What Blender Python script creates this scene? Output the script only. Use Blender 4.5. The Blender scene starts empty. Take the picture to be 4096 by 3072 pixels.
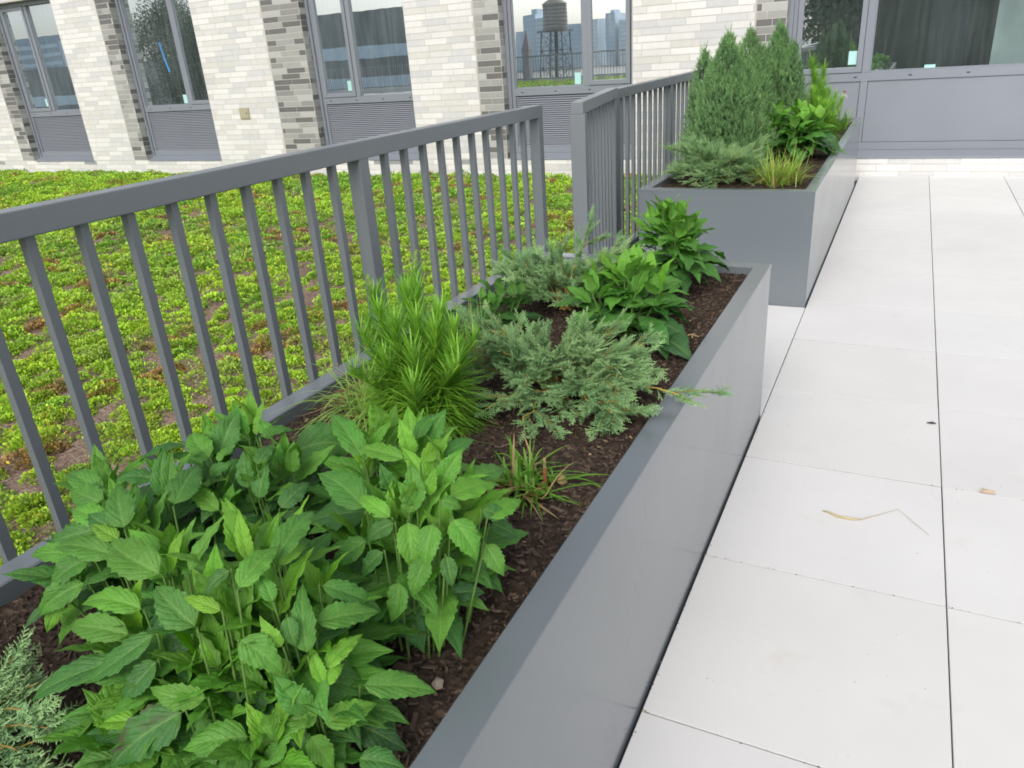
import bpy, math, random
import numpy as np
from mathutils import Vector, Matrix

# ------------------------------------------------------------------ camera
S = bpy.context.scene
cam_d = bpy.data.cameras.new('camera'); cam = bpy.data.objects.new('camera', cam_d)
S.collection.objects.link(cam); S.camera = cam
rx, ry, rz = 0.4134, 0.0721, -0.4842
cx_, sx_ = math.cos(rx), math.sin(rx); cz_, sz_ = math.cos(rz), math.sin(rz); cr_, sr_ = math.cos(ry), math.sin(ry)
fwd = Vector((sz_*cx_, cz_*cx_, -sx_)); rgt = Vector((cz_, -sz_, 0)); dwn = fwd.cross(rgt)
R2 = cr_*rgt + sr_*dwn; D2 = -sr_*rgt + cr_*dwn
CAM = Vector((0.3731, -1.5406, 1.3623))
M = Matrix.Identity(4)
for i in range(3):
    M[i][0] = R2[i]; M[i][1] = -D2[i]; M[i][2] = -fwd[i]; M[i][3] = CAM[i]
cam.matrix_world = M
cam_d.sensor_width = 36; cam_d.lens = 3034.68/4096*36
cam_d.clip_start = 0.02; cam_d.clip_end = 3000
cam_d.dof.use_dof = False
# ------------------------------------------------------------------ light
SUN_DIR = Vector((0.10, -0.75, 0.64)).normalized()
el = math.asin(SUN_DIR.z); az = math.atan2(SUN_DIR.x, SUN_DIR.y)
w = bpy.data.worlds.new('World'); S.world = w; w.use_nodes = True
nt = w.node_tree; nt.nodes.clear()
sky = nt.nodes.new('ShaderNodeTexSky'); sky.sky_type = 'NISHITA'; sky.sun_disc = False
sky.sun_elevation = el; sky.sun_rotation = az; sky.air_density = 1.0; sky.dust_density = 3.0; sky.ozone_density = 1.0
hs = nt.nodes.new('ShaderNodeHueSaturation'); hs.inputs['Saturation'].default_value = 0.38
bg = nt.nodes.new('ShaderNodeBackground'); bg.inputs['Strength'].default_value = 0.15
wo = nt.nodes.new('ShaderNodeOutputWorld')
nt.links.new(sky.outputs[0], hs.inputs['Color']); nt.links.new(hs.outputs[0], bg.inputs[0]); nt.links.new(bg.outputs[0], wo.inputs[0])
sd = bpy.data.lights.new('sun', 'SUN'); sun = bpy.data.objects.new('sun', sd); S.collection.objects.link(sun)
sd.energy = 1.25; sd.angle = math.radians(40); sd.color = (1.0, 0.965, 0.92)
sun.rotation_euler = SUN_DIR.to_track_quat('Z', 'Y').to_euler(); sun.location = (0, 0, 20)
S.view_settings.view_transform = 'Standard'; S.view_settings.look = 'None'
S.view_settings.gamma = 1; S.view_settings.exposure = 0.36
S.cycles.filter_width = 1.8
S.cycles.max_bounces = 8; S.cycles.transparent_max_bounces = 8

# ------------------------------------------------------------------ helpers
COL = S.collection
rs = np.random.RandomState(7); rnd = random.Random(5)
def link(o):
    COL.objects.link(o); return o
def tag(o, label=None, cat=None, group=None, kind=None):
    if label: o['label'] = label
    if cat: o['category'] = cat
    if group: o['group'] = group
    if kind: o['kind'] = kind
    return o
def thing(name, loc, label, cat, group=None, rotz=0):
    o = link(bpy.data.objects.new(name, None)); o.location = loc; o.rotation_euler = (0, 0, rotz)
    o.empty_display_size = 0.05
    return tag(o, label, cat, group)
def copy_tree(o, parent=None):
    c = o.copy(); COL.objects.link(c); c.parent = parent
    for ch in list(o.children): copy_tree(ch, c)
    return c
def build(name, V, F, mat, parent=None, cols=None, uvs=None, smooth=False, org=(0, 0, 0), mi=None):
    """V (n,3); F array or list of arrays of faces; org = local origin in V's coordinates"""
    V = np.asarray(V, np.float32) - np.asarray(org, np.float32)
    if not isinstance(F, list): F = [F]
    F = [np.asarray(f, np.int32) for f in F if len(f)]
    me = bpy.data.meshes.new(name)
    me.vertices.add(len(V)); me.vertices.foreach_set('co', V.ravel())
    tot = np.concatenate([np.full(len(f), f.shape[1], np.int32) for f in F])
    idx = np.concatenate([f.ravel() for f in F])
    me.loops.add(len(idx)); me.loops.foreach_set('vertex_index', idx)
    me.polygons.add(len(tot))
    me.polygons.foreach_set('loop_start', np.concatenate([[0], np.cumsum(tot)[:-1]]).astype(np.int32))
    me.polygons.foreach_set('loop_total', tot)
    me.polygons.foreach_set('use_smooth', np.full(len(tot), bool(smooth)))
    if cols is not None:
        cols = np.asarray(cols, np.float32)
        if cols.shape[1] == 3: cols = np.hstack([cols, np.ones((len(cols), 1), np.float32)])
        a = me.attributes.new('col', 'FLOAT_COLOR', 'POINT'); a.data.foreach_set('color', cols.ravel())
    if uvs is not None:
        uv = me.uv_layers.new(name='uv'); uv.data.foreach_set('uv', np.asarray(uvs, np.float32)[idx].ravel())
    mats = mat if isinstance(mat, list) else [mat]
    for m in mats: me.materials.append(m)
    if mi is not None: me.polygons.foreach_set('material_index', np.asarray(mi, np.int32))
    me.update(); me.validate()
    o = link(bpy.data.objects.new(name, me)); o.parent = parent
    return o
BQ = np.array([[0,1,3,2],[4,6,7,5],[0,4,5,1],[2,3,7,6],[0,2,6,4],[1,5,7,3]])
class MB:
    def __init__(s): s.V = []; s.F = {}; s.n = 0; s.C = []; s.U = []; s.mi = {}
    def add(s, V, F, c=None, uv=None, m=0):
        V = np.asarray(V, float); F = np.asarray(F, int); k = F.shape[1]
        s.V.append(V); s.F.setdefault(k, []).append(F + s.n); s.mi.setdefault(k, []).append(np.full(len(F), m)); s.n += len(V)
        s.C.append(np.tile(np.asarray(c if c is not None else (1, 1, 1), float), (len(V), 1)) if c is None or np.ndim(c) == 1 else np.asarray(c, float))
        s.U.append(np.zeros((len(V), 2)) if uv is None else uv)
    def box(s, x0, x1, y0, y1, z0, z1, c=None, m=0):
        V = [(x, y, z) for x in (x0, x1) for y in (y0, y1) for z in (z0, z1)]
        s.add(V, BQ, c, None, m)
    def tube(s, pts, r, n=6, c=None, m=0, caps=True):
        pts = [Vector(p) for p in pts]; k = len(pts); rr = r if hasattr(r, '__len__') else [r]*k
        V = []; up = Vector((0, 0, 1))
        for i, p in enumerate(pts):
            t = (pts[min(i+1, k-1)] - pts[max(i-1, 0)]).normalized()
            a = t.cross(up)
            if a.length < 1e-3: a = t.cross(Vector((1, 0, 0)))
            a.normalize(); b = a.cross(t)
            for j in range(n):
                an = 2*math.pi*j/n; V.append(p + (a*math.cos(an) + b*math.sin(an))*rr[i])
        F = [(i*n+j, i*n+(j+1) % n, (i+1)*n+(j+1) % n, (i+1)*n+j) for i in range(k-1) for j in range(n)]
        s.add([tuple(v) for v in V], F, c, None, m)
        if caps:
            s.F.setdefault(n, []).append(np.array([list(range(n))[::-1], list(range((k-1)*n, k*n))]) + s.n - len(V)); s.mi.setdefault(n, []).append(np.full(2, m))
    def build(s, name, mat, parent=None, org=(0, 0, 0), smooth=False, col=False, uv=False, bevel=0, seg=2):
        F = [np.concatenate(s.F[k]) for k in s.F]; mi = np.concatenate([np.concatenate(s.mi[k]) for k in s.F])
        o = build(name, np.concatenate(s.V), F, mat, parent, np.concatenate(s.C) if col else None,
                  np.concatenate(s.U) if uv else None, smooth, org, mi)
        if bevel: add_bevel(o, bevel, seg)
        return o
def add_bevel(o, wd, seg=2):
    b = o.modifiers.new('bevel', 'BEVEL'); b.width = wd; b.segments = seg; b.limit_method = 'ANGLE'; b.angle_limit = math.radians(40)
# ------------------------------------------------------------------ materials
def mat(name):
    m = bpy.data.materials.new(name); m.use_nodes = True; n = m.node_tree; n.nodes.clear()
    out = n.nodes.new('ShaderNodeOutputMaterial'); return m, n, out
def N(n, t, **kw):
    x = n.nodes.new(t)
    for k, v in kw.items():
        if k == 'inp':
            for a, b in v.items(): x.inputs[a].default_value = b
        else: setattr(x, k, v)
    return x
def L(n, a, b): n.links.new(a, b)
def ramp(n, stops, interp='LINEAR'):
    r = n.nodes.new('ShaderNodeValToRGB'); r.color_ramp.interpolation = interp
    e = r.color_ramp.elements
    while len(e) < len(stops): e.new(0.5)
    for i, (p, c) in enumerate(stops): e[i].position = p; e[i].color = (*c, 1) if len(c) == 3 else c
    return r
def math_(n, op, a, b=None, c=None):
    x = n.nodes.new('ShaderNodeMath'); x.operation = op
    for i, v in enumerate((a, b, c)):
        if v is None: continue
        if isinstance(v, (int, float)): x.inputs[i].default_value = v
        else: n.links.new(v, x.inputs[i])
    return x.outputs[0]
def noise(n, co, scale, detail=4, rough=.5):
    x = N(n, 'ShaderNodeTexNoise', inp={'Scale': scale, 'Detail': detail, 'Roughness': rough})
    if co is not None: L(n, co, x.inputs['Vector'])
    return x
def objco(n): return n.nodes.new('ShaderNodeTexCoord').outputs['Object']
def geopos(n): return n.nodes.new('ShaderNodeNewGeometry').outputs['Position']
def bump(n, h, st, dist):
    b = N(n, 'ShaderNodeBump', inp={'Strength': st, 'Distance': dist}); L(n, h, b.inputs['Height']); return b.outputs[0]
def painted(name, base, rough=.35, var=.06, dirt=0.0, coat=0.0, wave=0.0):
    m, n, out = mat(name); p = N(n, 'ShaderNodeBsdfPrincipled'); co = geopos(n)
    nz = noise(n, co, 1.2, 3, .5); nf = noise(n, co, 3.0, 2)
    r = ramp(n, [(.3, tuple(c*(1-var) for c in base)), (.7, tuple(c*(1+var) for c in base))]); L(n, nz.outputs[0], r.inputs[0])
    src = r.outputs[0]
    if dirt:
        nd = noise(n, co, 7, 6, .7); rd = ramp(n, [(.56, (0, 0, 0)), (.75, (1, 1, 1))]); L(n, nd.outputs[0], rd.inputs[0])
        mx = N(n, 'ShaderNodeMixRGB'); mx.inputs[2].default_value = (.32, .30, .27, 1)
        L(n, math_(n, 'MULTIPLY', rd.outputs[0], dirt), mx.inputs[0]); L(n, src, mx.inputs[1]); src = mx.outputs[0]
    L(n, src, p.inputs['Base Color'])
    rr = ramp(n, [(.3, (rough*.92,)*3), (.7, (rough*1.1,)*3)]); L(n, nf.outputs[0], rr.inputs[0]); L(n, rr.outputs[0], p.inputs['Roughness'])
    if wave:
        nw = noise(n, co, 2.6, 2, .4); L(n, bump(n, nw.outputs[0], wave, .02), p.inputs['Normal'])
    if coat: p.inputs['Coat Weight'].default_value = coat; p.inputs['Coat Roughness'].default_value = .12
    L(n, p.outputs[0], out.inputs[0]); return m
M_PLANTER = painted('planter_paint', (.150, .172, .188), .24, .03, 0, .40, .25)
M_RAIL = painted('railing_paint', (.185, .205, .222), .36, .03)
M_FRAME = painted('window_frame_paint', (.215, .235, .27), .38, .04)
M_PANEL = painted('metal_panel_paint', (.215, .232, .265), .42, .05)
M_DARK = painted('dark_screw', (.05, .045, .05), .5)
M_GASKET = painted('dark_gap', (.02, .02, .022), .8)
def colmat(name, rough=.8, bumpscale=0, bstr=.2, bdist=.003, mul=0.0, mscale=40, spec=.3, trans=0.0):
    m, n, out = mat(name); p = N(n, 'ShaderNodeBsdfPrincipled', inp={'Roughness': rough, 'Specular IOR Level': spec})
    a = N(n, 'ShaderNodeVertexColor', layer_name='col') if False else N(n, 'ShaderNodeAttribute', attribute_name='col')
    src = a.outputs['Color']
    if mul:
        nz = noise(n, geopos(n), mscale, 4, .6); r = ramp(n, [(.25, (1-mul,)*3), (.75, (1+mul,)*3)]); L(n, nz.outputs[0], r.inputs[0])
        mx = N(n, 'ShaderNodeMixRGB', blend_type='MULTIPLY'); mx.inputs[0].default_value = 1; L(n, src, mx.inputs[1]); L(n, r.outputs[0], mx.inputs[2]); src = mx.outputs[0]
    L(n, src, p.inputs['Base Color'])
    if bumpscale:
        nb = noise(n, geopos(n), bumpscale, 4, .6); L(n, bump(n, nb.outputs[0], bstr, bdist), p.inputs['Normal'])
    if trans:
        t = N(n, 'ShaderNodeBsdfTranslucent'); L(n, src, t.inputs[0]); ms = N(n, 'ShaderNodeMixShader'); ms.inputs[0].default_value = trans
        L(n, p.outputs[0], ms.inputs[1]); L(n, t.outputs[0], ms.inputs[2]); L(n, ms.outputs[0], out.inputs[0])
    else: L(n, p.outputs[0], out.inputs[0])
    return m
M_BRICK = colmat('glazed_brick', .55, 90, .15, .002, .05, 14, .4)
M_MULCHCHIP = colmat('bark_chip', .9, 200, .4, .002, .25, 90, .2)
M_NEEDLE = colmat('juniper_foliage', .6, 0, mul=.22, mscale=22, spec=.25, trans=.18)
M_SEDUM = colmat('sedum_foliage', .55, 0, mul=.15, mscale=30, spec=.3, trans=.2)
M_BLADE = colmat('grass_blade', .45, 0, mul=.1, mscale=30, spec=.4, trans=.25)
M_BARK = colmat('woody_twig', .8, 300, .3, .001, .15, 80)
M_PLAIN = colmat('plain_surface', .8, 12, .2, .01, .12, .6)
def mortar():
    m, n, out = mat('mortar'); p = N(n, 'ShaderNodeBsdfPrincipled', inp={'Roughness': .9}); nz = noise(n, geopos(n), 40, 4)
    r = ramp(n, [(.3, (.48, .465, .43)), (.7, (.56, .545, .51))]); L(n, nz.outputs[0], r.inputs[0]); L(n, r.outputs[0], p.inputs['Base Color']); L(n, p.outputs[0], out.inputs[0]); return m
M_MORTAR = mortar()
def concrete():
    m, n, out = mat('white_concrete_slab'); p = N(n, 'ShaderNodeBsdfPrincipled', inp={'Roughness': .72, 'Specular IOR Level': .3}); co = geopos(n)
    n1 = noise(n, co, 1.6, 6, .6); r1 = ramp(n, [(.25, (.675, .668, .655)), (.75, (.75, .742, .73))]); L(n, n1.outputs[0], r1.inputs[0])
    n2 = noise(n, co, 5.5, 7, .65); r2 = ramp(n, [(.60, (0,)*3), (.80, (1,)*3)]); L(n, n2.outputs[0], r2.inputs[0])
    mx = N(n, 'ShaderNodeMixRGB'); mx.inputs[2].default_value = (.60, .55, .47, 1); L(n, math_(n, 'MULTIPLY', r2.outputs[0], .55), mx.inputs[0]); L(n, r1.outputs[0], mx.inputs[1])
    v = N(n, 'ShaderNodeTexVoronoi', inp={'Scale': 26.0, 'Randomness': 1.0}); L(n, co, v.inputs['Vector'])
    wn = noise(n, co, 3.1, 2); rv = ramp(n, [(.035, (1,)*3), (.075, (0,)*3)]); L(n, v.outputs['Distance'], rv.inputs[0])
    rn = ramp(n, [(.55, (0,)*3), (.62, (1,)*3)]); L(n, wn.outputs[0], rn.inputs[0])
    m2 = N(n, 'ShaderNodeMixRGB'); m2.inputs[2].default_value = (.30, .28, .26, 1); L(n, math_(n, 'MULTIPLY', math_(n, 'MULTIPLY', rv.outputs[0], rn.outputs[0]), .6), m2.inputs[0]); L(n, mx.outputs[0], m2.inputs[1])
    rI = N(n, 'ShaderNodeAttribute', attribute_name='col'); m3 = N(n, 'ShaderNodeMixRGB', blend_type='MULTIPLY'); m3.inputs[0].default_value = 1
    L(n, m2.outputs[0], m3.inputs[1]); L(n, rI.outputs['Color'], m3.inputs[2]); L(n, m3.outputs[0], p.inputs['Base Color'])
    nb = noise(n, co, 120, 4); L(n, bump(n, nb.outputs[0], .12, .002), p.inputs['Normal'])
    L(n, p.outputs[0], out.inputs[0]); return m
M_SLAB = concrete()
def soilmat(name, a, b, c, sc):
    m, n, out = mat(name); p = N(n, 'ShaderNodeBsdfPrincipled', inp={'Roughness': .95, 'Specular IOR Level': .15}); co = geopos(n)
    v = N(n, 'ShaderNodeTexVoronoi', inp={'Scale': sc}); L(n, co, v.inputs['Vector'])
    r = ramp(n, [(0, a), (.45, b), (.8, c), (1, a)]); sp = N(n, 'ShaderNodeSeparateColor'); L(n, v.outputs['Color'], sp.inputs[0]); L(n, sp.outputs[0], r.inputs[0])
    n2 = noise(n, co, 3.5, 6, .7); r2 = ramp(n, [(.3, (.6,)*3), (.7, (1.25,)*3)]); L(n, n2.outputs[0], r2.inputs[0])
    mx = N(n, 'ShaderNodeMixRGB', blend_type='MULTIPLY'); mx.inputs[0].default_value = 1; L(n, r.outputs[0], mx.inputs[1]); L(n, r2.outputs[0], mx.inputs[2])
    L(n, mx.outputs[0], p.inputs['Base Color']); nb = noise(n, co, sc*1.3, 5, .7)
    L(n, bump(n, math_(n, 'ADD', v.outputs['Distance'], nb.outputs[0]), .7, .006), p.inputs['Normal']); L(n, p.outputs[0], out.inputs[0]); return m
M_MULCH = soilmat('dark_mulch', (.036, .025, .019), (.060, .042, .032), (.085, .060, .045), 110)
M_GRIT = soilmat('roof_growing_medium', (.15, .10, .075), (.27, .19, .14), (.37, .29, .22), 90)
def leafmat():
    m, n, out = mat('veined_leaf'); p = N(n, 'ShaderNodeBsdfPrincipled', inp={'Roughness': .50, 'Specular IOR Level': .30})
    uv = N(n, 'ShaderNodeUVMap', uv_map='uv'); sp = N(n, 'ShaderNodeSeparateXYZ'); L(n, uv.outputs[0], sp.inputs[0])
    u = math_(n, 'ABSOLUTE', math_(n, 'MULTIPLY_ADD', sp.outputs[0], 2.0, -1.0)); v = sp.outputs[1]
    s = math_(n, 'SUBTRACT', math_(n, 'MULTIPLY', v, 6.5), math_(n, 'MULTIPLY', math_(n, 'POWER', u, 1.15), 2.5))
    fr = math_(n, 'FRACT', s); tri = math_(n, 'ABSOLUTE', math_(n, 'MULTIPLY_ADD', fr, 2.0, -1.0))     # 1 at vein
    vein = math_(n, 'POWER', tri, 12.0); mid = math_(n, 'POWER', math_(n, 'SUBTRACT', 1.0, u), 26.0)
    quilt = math_(n, 'MULTIPLY', math_(n, 'SUBTRACT', 1.0, math_(n, 'POWER', tri, 3.0)), math_(n, 'MINIMUM', math_(n, 'MULTIPLY', u, 4.0), 1.0))
    nz = noise(n, geopos(n), 190, 2, .5)
    h = math_(n, 'ADD', math_(n, 'MULTIPLY', quilt, .55), math_(n, 'MULTIPLY', nz.outputs[0], 1.5))
    a = N(n, 'ShaderNodeAttribute', attribute_name='col')
    n2 = noise(n, geopos(n), 18, 4, .6); r2 = ramp(n, [(.3, (.80,)*3), (.7, (1.2,)*3)]); L(n, n2.outputs[0], r2.inputs[0])
    mx = N(n, 'ShaderNodeMixRGB', blend_type='MULTIPLY'); mx.inputs[0].default_value = 1; L(n, a.outputs['Color'], mx.inputs[1]); L(n, r2.outputs[0], mx.inputs[2])
    m1 = N(n, 'ShaderNodeMixRGB'); m1.inputs[2].default_value = (.30, .46, .12, 1)
    L(n, math_(n, 'ADD', math_(n, 'MULTIPLY', vein, .10), math_(n, 'MULTIPLY', mid, .40)), m1.inputs[0]); L(n, mx.outputs[0], m1.inputs[1])
    gm = N(n, 'ShaderNodeNewGeometry'); mb = N(n, 'ShaderNodeMixRGB'); mb.inputs[2].default_value = (.20, .34, .13, 1)
    L(n, math_(n, 'MULTIPLY', gm.outputs['Backfacing'], .35), mb.inputs[0]); L(n, m1.outputs[0], mb.inputs[1])
    L(n, mb.outputs[0], p.inputs['Base Color']); L(n, bump(n, h, .55, .0022), p.inputs['Normal'])
    t = N(n, 'ShaderNodeBsdfTranslucent'); hs_ = N(n, 'ShaderNodeHueSaturation', inp={'Saturation': 1.25, 'Value': 1.3}); L(n, m1.outputs[0], hs_.inputs['Color']); L(n, hs_.outputs[0], t.inputs[0])
    ms = N(n, 'ShaderNodeMixShader'); ms.inputs[0].default_value = .24; L(n, p.outputs[0], ms.inputs[1]); L(n, t.outputs[0], ms.inputs[2]); L(n, ms.outputs[0], out.inputs[0]); return m
M_LEAF = leafmat()
def glassmat(name, dark, refl, streak=.0):
    m, n, out = mat(name); co = geopos(n)
    d = N(n, 'ShaderNodeBsdfDiffuse'); nz = noise(n, co, 1.3, 3); r = ramp(n, [(.3, tuple(c*.5 for c in dark)), (.7, tuple(c*1.6 for c in dark))]); L(n, nz.outputs[0], r.inputs[0]); L(n, r.outputs[0], d.inputs[0])
    g = N(n, 'ShaderNodeBsdfGlossy', inp={'Roughness': .0}); g.inputs['Color'].default_value = (.90, .97, 1, 1)
    mp = N(n, 'ShaderNodeMapping'); mp.inputs['Scale'].default_value = (14, 14, .9); L(n, co, mp.inputs[0])
    ns = noise(n, mp.outputs[0], 2.0, 5, .7); rr = ramp(n, [(.45, (0,)*3), (.8, (streak,)*3)]); L(n, ns.outputs[0], rr.inputs[0]); 
    wv = noise(n, co, 1.6, 2); L(n, bump(n, wv.outputs[0], .10, .004), g.inputs['Normal'])
    ms = N(n, 'ShaderNodeMixShader'); ms.inputs[0].default_value = refl; L(n, d.outputs[0], ms.inputs[1]); L(n, g.outputs[0], ms.inputs[2])
    d2 = N(n, 'ShaderNodeBsdfDiffuse'); d2.inputs[0].default_value = (.55, .58, .58, 1)
    m2 = N(n, 'ShaderNodeMixShader'); L(n, rr.outputs[0], m2.inputs[0]); L(n, ms.outputs[0], m2.inputs[1]); L(n, d2.outputs[0], m2.inputs[2])
    L(n, m2.outputs[0], out.inputs[0]); return m
M_GLASS = glassmat('window_glass', (.16, .20, .205), .80, .14)
M_GLASSDIRTY = glassmat('dusty_window_glass', (.30, .33, .335), .86, .35)
def flat(name, c, rough=.7): return painted(name, c, rough, .08)
M_GLASSDARK = glassmat('shaded_window_glass', (.05, .065, .06), .60, .06)  # darker copy of the window glass; its shade sits in the colour
M_LOUVRE = painted('louvre_paint', (.30, .32, .36), .45, .03)
M_STICKER = flat('pale_sticker', (.40, .66, .64)); M_TAPE = flat('blue_tape', (.05, .25, .55)); M_BEIGE = flat('beige_cover', (.40, .37, .25))
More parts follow.
